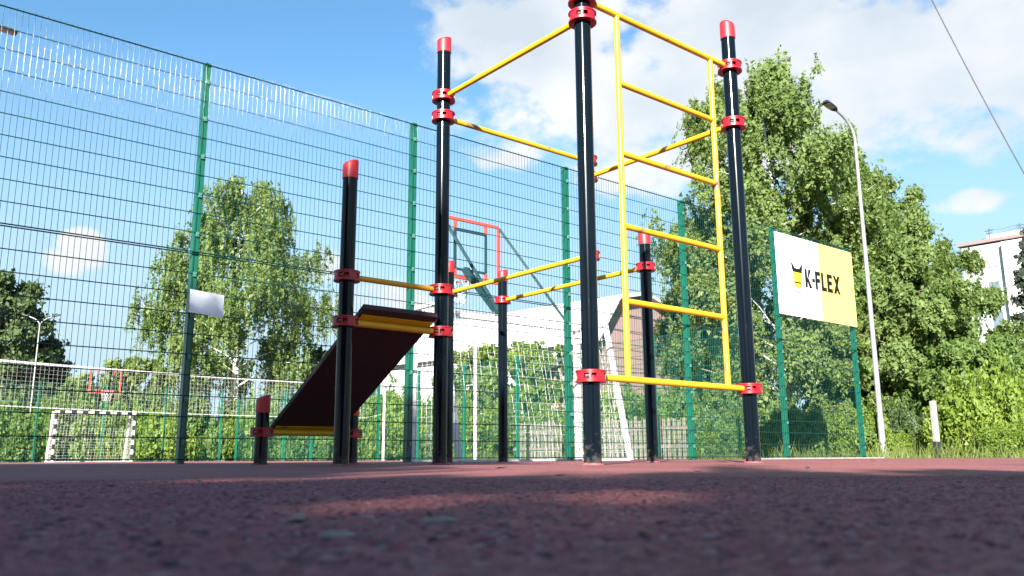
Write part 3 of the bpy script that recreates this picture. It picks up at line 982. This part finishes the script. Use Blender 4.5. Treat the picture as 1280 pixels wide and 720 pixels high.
# ------------------------------------------------------------------ trees
def leaves(pts, size, rg, droop=0.):
    """leaf blades: faces turned outward and up to the light, tips hanging a little"""
    n = len(pts)
    od = np.zeros((n, 3)); r_ = np.linalg.norm(pts[:, :2], axis=1, keepdims=True) + 1e-6
    od[:, :2] = pts[:, :2] / r_; od[:, 2] = .35
    nr = rg.normal(size=(n, 3)) * .62 + od * .75
    nr /= np.linalg.norm(nr, axis=1, keepdims=True)
    a = rg.normal(size=(n, 3)); a[:, 2] -= droop * 2
    a -= nr * (a * nr).sum(1, keepdims=True); a /= np.linalg.norm(a, axis=1, keepdims=True) + 1e-9
    b = np.cross(nr, a)
    s = size * np.clip(rg.lognormal(-.08, .36, (n, 1)), .4, 2.2)
    bend = np.cross(a, b) * s * .18
    V = np.empty((n, 4, 3))
    V[:, 0] = pts - a * s * .62; V[:, 1] = pts + b * s * .36 + bend; V[:, 2] = pts + a * s * .62; V[:, 3] = pts - b * s * .36 + bend
    return V.reshape(-1, 3)


def tree_meshes(key, H, Rad, seed, nleaf, lsize, lmat, tmat, style='round', base=.12, trunk_r=None, strands=900, slen=1.0, limbs=26, sparse=0., multi=1):
    rg = np.random.default_rng(seed); rnd = random.Random(seed)
    tb = MB(); tr = trunk_r or H * .013
    seeds = []                                       # twig points (position, outward dir)
    for mt in range(multi):
        ph = rnd.uniform(0, 6.28); lean = (rnd.uniform(-.06, .06), rnd.uniform(-.06, .06)) if multi == 1 else (math.cos(mt * 6.28 / multi) * .2, math.sin(mt * 6.28 / multi) * .2)
        hh = H * (1 if mt == 0 else rnd.uniform(.75, .97))
        def tp(f): return Vector((lean[0] * f * hh + .02 * hh * math.sin(3 * f + ph) * f, lean[1] * f * hh + .02 * hh * math.cos(2.5 * f + ph) * f, f * hh))
        fr = np.linspace(0, 1, 11)
        tb.tube([tp(f) - (ey * .05 if f == 0 else Vector()) for f in fr], [tr * (1.25 if f == 0 else (1 - f) ** .8 + .06) for f in fr], 9)
        nl = limbs // multi
        for i in range(nl):
            f = base + (.97 - base) * ((i + rnd.random()) / nl)
            g = (f - base) / (1 - base)
            if style == 'cone': pr_ = (1 - g) * .98 + .04
            elif style == 'column': pr_ = (.30 + .70 * math.sin(math.pi * min(1, g * .7 + .2))) * (1 - .72 * g) + .05
            elif style == 'birch': pr_ = (math.sin(math.pi * (.16 + .84 * g) ** .85) ** .7) * (1 - .12 * g) + .10
            else: pr_ = math.sin(math.pi * (.14 + .80 * g)) ** .6
            L_ = Rad * pr_ * rnd.uniform(.72, 1.15)
            az = i * 2.399 + ph + rnd.uniform(-.4, .4)
            rise = {'cone': -.15, 'column': 1.5, 'birch': .75, 'round': .6}[style] * (1 - .35 * g)
            d = Vector((math.cos(az), math.sin(az), 0))
            p0 = tp(f); pts = []
            for k in range(6):
                q = k / 5
                pts.append(p0 + d * L_ * q + ey * (rise * L_ * (q - .42 * q * q)) + Vector((rnd.uniform(-1, 1), rnd.uniform(-1, 1), rnd.uniform(-1, 1))) * .05 * L_ * q)
            r0 = tr * .26 * (1 - .7 * g)
            tb.tube(pts, [max(.004, r0 * (1 - .85 * k / 5)) for k in range(6)], 5, cap=False)
            ntw = max(5, int(9 * L_ / max(Rad, .1)))
            for k in range(ntw):
                q = rnd.uniform(.22, 1.0); j = min(4, int(q * 5)); t_ = q * 5 - j
                pp = pts[j].lerp(pts[j + 1], t_)
                a2 = az + rnd.uniform(-1.25, 1.25); l2 = L_ * rnd.uniform(.16, .42) * (1.15 - .4 * q)
                e2 = pp + Vector((math.cos(a2), math.sin(a2), rnd.uniform(-.15, .75 if style != 'cone' else .1))) * l2
                if k % 2 == 0: tb.tube([pp, e2], [max(.003, r0 * .22), .003], 4, cap=False)
                for m_ in range(3): seeds.append(pp.lerp(e2, (m_ + 1) / 3))
        for k in range(6): seeds.append(tp(.9 + .02 * k))
    S = np.array([tuple(s) for s in seeds])
    if sparse > 0: S = S[rg.random(len(S)) > sparse]
    # leaves
    if slen > 0:
        ns = strands
        st_ = S[rg.integers(0, len(S), ns)] + rg.normal(0, .10 * Rad / 2.5, (ns, 3))
        ln_ = slen * rg.uniform(.25, 1.25, ns)
        dirv = np.stack([rg.normal(0, .22, ns), rg.normal(0, .22, ns), -np.ones(ns)], 1)
        which = rg.integers(0, ns, nleaf); tpar = rg.random(nleaf) ** .9
        pts = st_[which] + dirv[which] * (tpar * ln_[which])[:, None] + rg.normal(0, lsize * .45, (nleaf, 3))
    else:
        which = rg.integers(0, len(S), nleaf)
        sp = rg.uniform(.5, 1.2, len(S)) * (Rad * .085 + .06)
        pts = S[which] + rg.normal(0, 1, (nleaf, 3)) * sp[which][:, None]
    pts = pts[pts[:, 2] > .06]
    crown = np_mesh('crown', leaves(pts, lsize, rg, droop=.6 if slen > 0 else 0), 4, M[lmat])
    trunk = tb.mesh('trunk', M[tmat], angle=80)
    return trunk, crown


CACHE = {}


def tree(name, label, cat, px, Y, H, Rad, seed, group=None, rz=0., key=None, sc=(1, 1, 1), X=None, **kw):
    k = key or (H, Rad, seed, tuple(sorted(kw.items())))
    if k not in CACHE: CACHE[k] = tree_meshes(k, H, Rad, seed, **kw)
    t_, c_ = CACHE[k]
    o = thing(name, (GX(px, Y) if X is None else X, Y, -.03), label, cat, group, rz)
    o.scale = sc
    link('trunk', t_, o); link('crown', c_, o)
    return o


BIRCH = dict(lmat='leaf_birch', tmat='birch', style='birch')
tree('birch_tree', 'tall drooping birch with white trunk seen through the fence at left', 'tree', 290, 45, HZ(214, 45), 4.3, 11, nleaf=95000, lsize=.125, strands=2300, slen=2.1, limbs=34, base=.2, trunk_r=.2, rz=.6, **BIRCH)
tree('birch_tree', 'largest birch on the right, dense drooping crown behind the K-FLEX board', 'tree', 992, 24.6, HZ(72, 24.6) - .2, 3.3, 12, nleaf=190000, lsize=.082, strands=4600, slen=1.15, limbs=44, base=.05, trunk_r=.13, rz=2.2, **BIRCH)
tree('birch_tree', 'smaller birch left of the largest one behind the ladder', 'tree', 892, 27, HZ(262, 27), 2.0, 13, nleaf=75000, lsize=.088, strands=2300, slen=1.1, limbs=34, base=.04, trunk_r=.09, **BIRCH)
tree('birch_tree', 'leafy birch right of the largest one, behind the street lamp', 'tree', 1066, 26, HZ(172, 26), 1.7, 14, nleaf=80000, lsize=.088, strands=2200, slen=.9, limbs=36, base=.05, trunk_r=.1, lmat='leaf_green', tmat='birch', style='birch')
COLM = dict(lmat='leaf_birch', tmat='bark', style='column', slen=.0, limbs=30)
tree('poplar_tree', 'slim upright tree with sparse top just right of the street lamp', 'tree', 1126, 27, HZ(218, 27), 1.15, 21, nleaf=32000, lsize=.09, base=.04, **COLM)
tree('poplar_tree', 'slim tree with reddish thin tip, second right of the street lamp', 'tree', 1172, 28, HZ(268, 28), 1.1, 22, nleaf=28000, lsize=.09, base=.04, **COLM)
tree('poplar_tree', 'slim tree whose tip shows between the lamp pole and the reddish tip', 'tree', 1149, 30, HZ(245, 30), 1.1, 24, nleaf=26000, lsize=.095, base=.04, **COLM)
tree('poplar_tree', 'slim tree rising just left of the lamp pole behind the board', 'tree', 1100, 29, HZ(196, 29), 1.2, 25, nleaf=26000, lsize=.095, base=.04, **COLM)
tree('poplar_tree', 'short thin sapling topping the willow mass near the apartment block', 'tree', 1192, 29, HZ(296, 29), .8, 23, nleaf=9000, lsize=.115, base=.04, **COLM)
WIL = dict(lmat='leaf_green', tmat='bark', style='round', slen=.45)
tree('willow_tree', 'broad bushy willow filling the slope in front of the apartment block', 'tree', 1150, 23, HZ(318, 23), 1.9, 31, nleaf=90000, lsize=.08, strands=3400, limbs=44, base=.03, multi=3, trunk_r=.08, lmat='leaf_birch', tmat='bark', style='round', slen=.45)
tree('willow_tree', 'pale bushy willow between the slim trees and the apartment block', 'tree', 1208, 24.5, HZ(362, 24.5), 1.5, 34, nleaf=65000, lsize=.08, strands=3000, limbs=40, base=.03, multi=3, trunk_r=.06, lmat='leaf_birch', tmat='bark', style='round', slen=.45)
tree('willow_tree', 'lower bushy willow at the right edge below the apartment block', 'tree', 1235, 21.5, HZ(425, 21.5), 1.7, 32, nleaf=75000, lsize=.08, strands=3000, limbs=40, base=.03, multi=3, trunk_r=.06, **WIL)
tree('willow_tree', 'dark bushy willow behind the street lamp pole', 'tree', 1108, 24, HZ(345, 24), 2.0, 33, nleaf=75000, lsize=.08, strands=3000, limbs=40, base=.02, multi=3, trunk_r=.06, **WIL)
tree('spruce_tree', 'dark spruce cut off by the right edge beside the apartment block', 'tree', 1326, 40, HZ(296, 40), 2.3, 41, nleaf=16000, lsize=.16, lmat='needle', tmat='bark', style='cone', slen=.25, strands=2500, limbs=60, base=.05)
tree('broadleaf_tree', 'dark rounded tree at the left edge behind the lamp', 'tree', -4, 58, HZ(352, 58), 2.9, 51, nleaf=30000, lsize=.26, lmat='leaf_dark', tmat='bark', style='round', slen=.0, limbs=34, base=.1, trunk_r=.25)
tree('broadleaf_tree', 'small dark tree just right of the dark rounded tree', 'tree', 50, 60, HZ(424, 60), 1.5, 52, nleaf=10000, lsize=.26, lmat='leaf_dark', tmat='bark', style='round', slen=.0, limbs=22, base=.1)
tree('broadleaf_tree', 'olive low tree rising behind the distant red hoop', 'tree', 152, 52, HZ(446, 52), 2.3, 53, nleaf=14000, lsize=.22, lmat='leaf_birch', tmat='bark', style='round', slen=.6, strands=700, limbs=24, base=.08)
tree('broadleaf_tree', 'low olive tree between the dark trees and the distant hoop', 'tree', 100, 54, HZ(474, 54), 2.1, 54, nleaf=12000, lsize=.22, lmat='leaf_birch', tmat='bark', style='round', slen=.6, strands=700, limbs=24, base=.08)
tree('broadleaf_tree', 'small dull green tree right of the tall left birch', 'tree', 412, 48, HZ(432, 48), 2.0, 55, nleaf=12000, lsize=.2, lmat='leaf_dark', tmat='bark', style='round', slen=.5, strands=700, limbs=24, base=.06)
tree('broadleaf_tree', 'light green round tree behind the goal below the pale house roof', 'tree', 648, 33, HZ(432, 33), 2.0, 56, nleaf=34000, lsize=.13, lmat='leaf_yellow', tmat='bark', style='round', slen=.3, strands=1000, limbs=28, base=.05)
tree('broadleaf_tree', 'thin light tree left of the goal centre under the pale roof', 'tree', 592, 34, HZ(440, 34), 1.6, 57, nleaf=22000, lsize=.13, lmat='leaf_birch', tmat='bark', style='round', slen=.3, strands=700, limbs=24, base=.05)
tree('broadleaf_tree', 'low leafy tree between the goal right post and the brown gable', 'tree', 700, 35, HZ(448, 35), 1.6, 58, nleaf=22000, lsize=.13, lmat='leaf_green', tmat='bark', style='round', slen=.3, strands=700, limbs=24, base=.05)


# bushes: four mesh variants, each bush an object of its own
def bush_mesh(seed, lmat, n, lsize):
    rg = np.random.default_rng(seed)
    pts = []
    k = 34
    th = rg.uniform(0, 6.28, k); rad = np.sqrt(rg.random(k)); 
    cz = rg.uniform(.08, .95, k) * (1 - .45 * rad)
    cx, cy = rad * np.cos(th), rad * np.sin(th)
    cr = rg.uniform(.13, .30, k)
    w = rg.integers(0, k, n)
    d = rg.normal(size=(n, 3)); d /= np.linalg.norm(d, axis=1, keepdims=True)
    rr = cr[w] * rg.uniform(.35, 1.08, n) ** .6
    P_ = np.stack([cx[w], cy[w], cz[w]], 1) + d * rr[:, None]
    # some upright sprigs
    m = n // 8; s = rg.integers(0, k, m)
    Q_ = np.stack([cx[s], cy[s], cz[s] + rg.uniform(0, .45, m)], 1) + rg.normal(0, .03, (m, 3))
    P_ = np.vstack([P_, Q_]); P_ = P_[P_[:, 2] > .02]
    return np_mesh('bush', leaves(P_, lsize, rg), 4, M[lmat])


BM = {(m, i): bush_mesh(70 + i + 10 * j, m, 17000, .052) for j, m in enumerate(('leaf_yellow', 'leaf_green', 'leaf_birch', 'leaf_dark')) for i in range(2)}


def bush(px, Y, ytop, rad, mat, label, group, var=0, name='bush'):
    o = link(name, BM[(mat, var)], None, (GX(px, Y), Y, -.03))
    h = HZ(ytop, Y)
    o.scale = (rad, rad, h / 1.15); o.rotation_euler = (0, 0, random.uniform(0, 6.28))
    return tag(o, label, 'bush', group)


GL = 'hedge bushes behind the far fence'
LH = 'leafy bush in the hedge row behind the distant fence and goal'
for i, (px, Y, yt, rd_, mt) in enumerate([(-18, 44, 478, 2.4, 'leaf_green'), (28, 45, 492, 2.3, 'leaf_green'), (70, 46, 500, 2.1, 'leaf_yellow'), (112, 46.5, 488, 2.4, 'leaf_birch'), (150, 47, 498, 2.0, 'leaf_green'),
                                         (186, 45, 486, 2.3, 'leaf_yellow'), (222, 43.5, 500, 2.0, 'leaf_yellow'), (258, 44, 478, 2.3, 'leaf_birch'), (300, 44, 500, 2.1, 'leaf_green'), (340, 43, 486, 2.3, 'leaf_yellow'), (378, 43, 505, 2.0, 'leaf_green'), (415, 42, 492, 2.2, 'leaf_green')]):
    bush(px, Y, yt, rd_, mt, LH, GL, i % 2)
GE = 'shrubs outside the court end fence'
LE = 'leafy shrub in the row outside the court end fence'
for i, (px, Y, yt, rd_, mt) in enumerate([(448, 40, 492, 1.9, 'leaf_yellow'), (482, 38, 470, 2.0, 'leaf_yellow'), (520, 36, 490, 1.9, 'leaf_yellow'), (556, 35, 478, 1.7, 'leaf_green'), (590, 32.5, 505, 1.4, 'leaf_green'),
                                         (622, 31, 495, 1.5, 'leaf_yellow'), (664, 29.5, 490, 1.5, 'leaf_green'), (706, 28.5, 496, 1.5, 'leaf_yellow'), (742, 27.5, 500, 1.2, 'leaf_green'), (770, 26.5, 478, 1.3, 'leaf_yellow'),
                                         (806, 26, 470, 1.4, 'leaf_green'), (842, 25, 455, 1.4, 'leaf_green'), (884, 24, 480, 1.3, 'leaf_green'), (922, 22.5, 500, 1.2, 'leaf_green'), (960, 22, 490, 1.2, 'leaf_green'), (1005, 21.5, 500, 1.1, 'leaf_green'), (1045, 21.2, 500, 1.1, 'leaf_green')]):
    bush(px, Y, yt, rd_, mt, LE, GE, i % 2)
GR = 'shrubs on the right verge'
for i, (px, Y, yt, rd_, mt, lb) in enumerate([
    (1078, 20.8, 505, .8, 'leaf_yellow', 'small yellowish shrub at the foot of the fence end'),
    (1126, 20.6, 535, .8, 'leaf_yellow', 'low shrub right of the street lamp foot'),
    (1152, 21.5, 500, .9, 'leaf_dark', 'dark shrub behind the whitish concrete post'),
    (1206, 19.0, 500, .9, 'leaf_yellow', 'bright shrub just right of the concrete post'),
    (1240, 18.6, 462, 1.1, 'leaf_yellow', 'tall yellow green shrub near the right edge'),
    (1284, 18.0, 448, 1.2, 'leaf_yellow', 'yellow green shrub cut by the right edge'),
    (1262, 16.8, 528, .7, 'leaf_yellow', 'low front shrub at lower right before the taller ones'),
    (1310, 20.5, 430, 1.5, 'leaf_green', 'big green shrub mostly beyond the right edge')]):
    bush(px, Y, yt, rd_, mt, lb, GR, i % 2)

# grass on the verges (uncountable)
rg = np.random.default_rng(9)
n = 26000
# between the paved edge and the shrubs on the right, and along the end fence
s = rg.uniform(13.25, 24, n); t = rg.uniform(-14, 16, n)
keep = rg.random(n) < np.clip(1.3 - (s - 13.2) / 12, .1, 1)
s, t = s[keep], t[keep]; n = len(s)
bx_ = F0[0] + U[0] * s + VV[0] * t; by_ = F0[1] + U[1] * s + VV[1] * t
hh = rg.uniform(.08, .34, n) * (1 + .6 * np.sin(s * 2.1) * np.sin(t * 1.7)); hh *= np.clip((s - 13.0) / .8, .3, 1)
an = rg.uniform(0, 6.28, n); wd = rg.uniform(.006, .014, n); le = rg.normal(0, .35, (n, 2)) * hh[:, None]
Vt = np.zeros((n, 3, 3))
Vt[:, 0] = np.stack([bx_ - np.cos(an) * wd, by_ - np.sin(an) * wd, np.full(n, -.03)], 1)
Vt[:, 1] = np.stack([bx_ + np.cos(an) * wd, by_ + np.sin(an) * wd, np.full(n, -.03)], 1)
Vt[:, 2] = np.stack([bx_ + le[:, 0], by_ + le[:, 1], hh], 1)
gm = np_mesh('grass', Vt.reshape(-1, 3), 3, M['grass'])
tag(link('grass', gm), 'uncut yellow green grass along the right verge', 'grass', kind='stuff')

# dry bits on the rubber
for (px, py, sz, lb, nm) in [(376, 650, (.004, .004, .003), 'small round pale pebble on the rubber, left foreground', 'pebble'),
                             (424, 672, (.0085, .004, .0018), 'flat pale wood chip nearest the lens on the rubber', 'wood_chip'),
                             (552, 653, (.012, .004, .0018), 'longer dull wood chip on the rubber behind the nearest one', 'wood_chip')]:
    Yc = CAM_H / math.tan(math.atan((py - 360) / F_PX) - PITCH)
    b = MB(); rr = random.Random(px); k = 9; vs = []
    for z in (0, .6, 1):
        for j in range(k):
            a = 6.283 * j / k; q = (1 - .35 * z) * rr.uniform(.75, 1.1)
            vs.append((math.cos(a) * sz[0] * q, math.sin(a) * sz[1] * q, sz[2] * z * rr.uniform(.85, 1.15)))
    fs = [(i * k + j, i * k + (j + 1) % k, (i + 1) * k + (j + 1) % k, (i + 1) * k + j) for i in range(2) for j in range(k)] + [tuple(2 * k + j for j in range(k)), tuple(range(k))[::-1]]
    b.add(vs, fs)
    tag(b.build(nm, M['chip'], loc=(GX(px, Yc), Yc, .0012)), lb, 'pebble' if nm == 'pebble' else 'wood chip')

LV = MB(); LV.add([(-.022, 0, .002), (-.008, -.011, .007), (.012, -.009, .004), (.024, .002, .010), (.010, .010, .006), (-.010, .010, .003)], [(0, 1, 2, 5), (2, 3, 4, 5)])
LVM = LV.mesh('dry_leaf', M['dryleaf'])
for i, (px, py, rz_, sc_) in enumerate([(626, 586.5, .3, 1.0), (1092, 580, 1.2, 1.0), (1203, 580, 2.0, .9), (1008, 588, .8, .6), (870, 592, 2.6, .5), (140, 606, 1.0, .35), (250, 600, 2.2, .5), (700, 596, .1, .5), (480, 604, 1.4, .35)]):
    Yc = CAM_H / math.tan(math.atan((py - 360) / F_PX) - PITCH)
    Yc = Yc if 0 < Yc < 6 else 5.0
    o = link('dry_leaf', LVM, None, (GX(px, Yc), Yc, .0005)); o.rotation_euler = (0, 0, rz_); o.scale = (sc_,) * 3
    tag(o, 'small dark dry leaf lying on the red rubber', 'leaf', 'dry leaves on the rubber')

# trees standing behind the photographer; they cast the shade on the playground
SH = dict(lmat='leaf_green', tmat='bark', style='round', slen=.5, strands=1500, nleaf=24000, lsize=.19, limbs=36, base=.12)
for i, (x, y, h, r) in enumerate([(-13.4, -11, 10.4, 3.2), (-10.4, -10.0, 10.2, 2.7), (-7.6, -10.4, 10.0, 2.5), (-5.45, -10.0, 9.3, 2.25), (-3.0, -9.8, 4.75, 1.4), (-1.2, -9.5, 5.0, 1.6), (.3, -10, 4.95, 1.8), (3.2, -9.6, 4.9, 1.8), (6.2, -10.2, 5.6, 2.0)]):
    tree('broadleaf_tree', 'shade tree standing behind the camera beside the playground', 'tree', 0, y, 8.0, 2.5, 90 + i % 2, group='shade trees behind the camera', X=x, rz=i * 1.3,
         sc=(r / 2.5, r / 2.5, h / 8.0), **SH)

for i, (x, y) in enumerate([(-3.3, -10.6), (-1.9, -10.3), (-.4, -10.7), (1.1, -10.4), (2.6, -10.6), (4.2, -10.3), (-2.65, -10.45)]):  # unseen bushes added to block sun from the near rubber
    o = link('bush', BM[('leaf_green', i % 2)], None, (x, y, -.03)); o.scale = (1.35, 1.3, (5.65, 6.0, 6.0, 6.0, 6.0, 6.0, 6.15)[i] / 1.15); o.rotation_euler = (0, 0, i * 1.1)
    tag(o, 'tall unseen bush added behind the camera to shade the foreground', 'bush', 'bushes added for shade behind the camera')

# ------------------------------------------------------------------ sky, sun, camera
SUN_EL, SUN_AZ = R(23.3), math.atan2(-.21, -.975)     # direction to the sun on the ground plane: (sin, cos) = (-.21, -.975)
world = bpy.data.worlds.new('World'); scene.world = world; world.use_nodes = True
N, L = world.node_tree.nodes, world.node_tree.links
N.clear()
out = N.new('ShaderNodeOutputWorld'); bg = N.new('ShaderNodeBackground'); L.new(bg.outputs[0], out.inputs['Surface'])
sky = N.new('ShaderNodeTexSky'); sky.sky_type = 'NISHITA'; sky.sun_disc = False
sky.sun_elevation = SUN_EL; sky.sun_rotation = SUN_AZ; sky.altitude = 100; sky.air_density = 1.0; sky.dust_density = .4; sky.ozone_density = 2.0


def mth(op, a, b=None, c=None, clamp=False):
    n_ = N.new('ShaderNodeMath'); n_.operation = op; n_.use_clamp = clamp
    for i, x in enumerate((a, b, c)):
        if x is None: continue
        if isinstance(x, (int, float)): n_.inputs[i].default_value = x
        else: L.new(x, n_.inputs[i])
    return n_.outputs[0]


tc = N.new('ShaderNodeTexCoord'); sx = N.new('ShaderNodeSeparateXYZ'); L.new(tc.outputs['Generated'], sx.inputs[0])
az = mth('ARCTAN2', sx.outputs[0], sx.outputs[1]); el = mth('ARCSINE', sx.outputs[2])


def azel(px, py):
    p = Vector(W(px, py, 100)); p.z -= CAM_H; p.normalize()
    return math.atan2(p.x, p.y), math.asin(p.z)


blobs = [(700, 60, 150, 75, 1.0), (860, 90, 190, 100, 1.05), (1080, 70, 230, 90, 1.05), (1240, 60, 170, 100, 1.0), (620, 55, 75, 45, .75), (660, 130, 95, 50, .85), (800, 190, 90, 50, .85),
         (1000, 180, 130, 40, .7), (640, 190, 55, 24, .55), (740, -60, 200, 70, 1.), (1100, -80, 320, 110, 1.1), (1230, 140, 120, 40, .8), (537, 37, 26, 14, .42), (520, 2, 55, 16, .40),
         (80, 328, 24, 15, .8), (103, 315, 22, 20, .85), (400, 338, 34, 22, .75), (1212, 254, 50, 13, .62), (1150, 262, 40, 10, .42), (425, 385, 40, 26, .6), (500, 372, 40, 20, .45), (40, 440, 60, 12, .4)]
acc = None
for (px, py, wx, wy, s_) in blobs:
    a0, e0 = azel(px, py)
    dx = mth('MULTIPLY', mth('SUBTRACT', az, a0), F_PX / wx * .93); dy = mth('MULTIPLY', mth('SUBTRACT', el, e0), F_PX / wy)
    rr_ = mth('ADD', mth('MULTIPLY', dx, dx), mth('MULTIPLY', dy, dy))
    v = mth('MULTIPLY', mth('SUBTRACT', 1.0, mth('MULTIPLY', rr_, .55)), s_)
    acc = v if acc is None else mth('MAXIMUM', acc, v)
# other clouds round the rest of the sky
cb_ = N.new('ShaderNodeTexNoise'); cb_.inputs['Scale'].default_value = 2.2; cb_.inputs['Detail'].default_value = 3
L.new(tc.outputs['Generated'], cb_.inputs['Vector'])
behind = mth('MULTIPLY_ADD', mth('ABSOLUTE', az), 2.0, -2.2, clamp=True)
acc = mth('MAXIMUM', acc, mth('SUBTRACT', mth('MULTIPLY', mth('MULTIPLY_ADD', cb_.outputs['Fac'], 4.0, -1.9), behind), mth('SUBTRACT', .6, mth('MULTIPLY', behind, .6))))
cv = N.new('ShaderNodeCombineXYZ'); L.new(az, cv.inputs[0]); L.new(mth('MULTIPLY', el, 1.5), cv.inputs[1])
fb = N.new('ShaderNodeTexNoise'); fb.inputs['Scale'].default_value = 9.0; fb.inputs['Detail'].default_value = 9; fb.inputs['Roughness'].default_value = .56
L.new(cv.outputs[0], fb.inputs['Vector'])
dens = mth('ADD', mth('MULTIPLY', acc, .9), mth('MULTIPLY_ADD', fb.outputs['Fac'], 2.6, -1.35))
mask = N.new('ShaderNodeMapRange'); mask.interpolation_type = 'SMOOTHSTEP'
mask.inputs['From Min'].default_value = .12; mask.inputs['From Max'].default_value = .62
L.new(dens, mask.inputs['Value'])
# cloud tone: bright billows, blue-grey flat parts
f2 = N.new('ShaderNodeTexNoise'); f2.inputs['Scale'].default_value = 5.0; f2.inputs['Detail'].default_value = 6
sh_ = N.new('ShaderNodeVectorMath'); sh_.operation = 'ADD'; sh_.inputs[1].default_value = (.03, -.06, 3.1)
L.new(cv.outputs[0], sh_.inputs[0]); L.new(sh_.outputs[0], f2.inputs['Vector'])
tone = N.new('ShaderNodeValToRGB')
tone.color_ramp.elements[0].position = .36; tone.color_ramp.elements[0].color = (3.1, 3.45, 3.75, 1)
tone.color_ramp.elements[1].position = .62; tone.color_ramp.elements[1].color = (4.4, 4.4, 4.4, 1)
L.new(f2.outputs['Fac'], tone.inputs['Fac'])
skc = N.new('ShaderNodeMix'); skc.data_type = 'RGBA'
L.new(mth('MULTIPLY', mask.outputs['Result'], .93), skc.inputs['Factor']); 
gm_ = N.new('ShaderNodeGamma'); gm_.inputs['Gamma'].default_value = 1.0; L.new(sky.outputs[0], gm_.inputs['Color'])
tn = N.new('ShaderNodeMix'); tn.data_type = 'RGBA'; tn.blend_type = 'MULTIPLY'; tn.inputs['Factor'].default_value = 1
tn.inputs['B'].default_value = (.68, .98, 1.06, 1); L.new(gm_.outputs[0], tn.inputs['A'])
hz = N.new('ShaderNodeMapRange'); hz.interpolation_type = 'SMOOTHSTEP'; hz.inputs['From Min'].default_value = .48; hz.inputs['From Max'].default_value = .08
hz.inputs['To Min'].default_value = 0; hz.inputs['To Max'].default_value = .95
L.new(el, hz.inputs['Value'])
hm = N.new('ShaderNodeMix'); hm.data_type = 'RGBA'; hm.inputs['B'].default_value = (2.65, 3.5, 4.05, 1)
L.new(hz.outputs['Result'], hm.inputs['Factor']); L.new(tn.outputs['Result'], hm.inputs['A'])
L.new(hm.outputs['Result'], skc.inputs['A']); L.new(tone.outputs['Color'], skc.inputs['B'])
L.new(skc.outputs['Result'], bg.inputs['Color'])
bg.inputs['Strength'].default_value = .06

sl_ = bpy.data.lights.new('sun', 'SUN'); sl_.energy = 5.0; sl_.angle = R(.5); sl_.color = (1., .95, .87)
so_ = bpy.data.objects.new('sun', sl_); col.objects.link(so_)
td = Vector((math.sin(SUN_AZ) * math.cos(SUN_EL), math.cos(SUN_AZ) * math.cos(SUN_EL), math.sin(SUN_EL)))
so_.rotation_euler = td.to_track_quat('Z', 'Y').to_euler(); so_.location = (-4, -20, 12)

cam = bpy.data.cameras.new('camera'); co_ = bpy.data.objects.new('camera', cam); col.objects.link(co_)
cam.sensor_width = 36; cam.lens = F_PX / 1280 * 36; cam.clip_start = .01; cam.clip_end = 3000
co_.matrix_world = Matrix.Translation((0, 0, CAM_H)) @ Matrix.Rotation(math.pi / 2 + PITCH, 4, 'X') @ Matrix.Rotation(-ROLL, 4, 'Z')
cam.dof.use_dof = True; cam.dof.focus_distance = 5.2; cam.dof.aperture_fstop = 12.0
scene.camera = co_

scene.view_settings.view_transform = 'Standard'; scene.view_settings.look = 'None'
scene.view_settings.exposure = 2.0; scene.view_settings.gamma = 1; scene.view_settings.use_curve_mapping = False
scene.cycles.max_bounces = 6; scene.cycles.transparent_max_bounces = 6; scene.cycles.diffuse_bounces = 4; scene.cycles.glossy_bounces = 3
scene.cycles.use_denoising = True
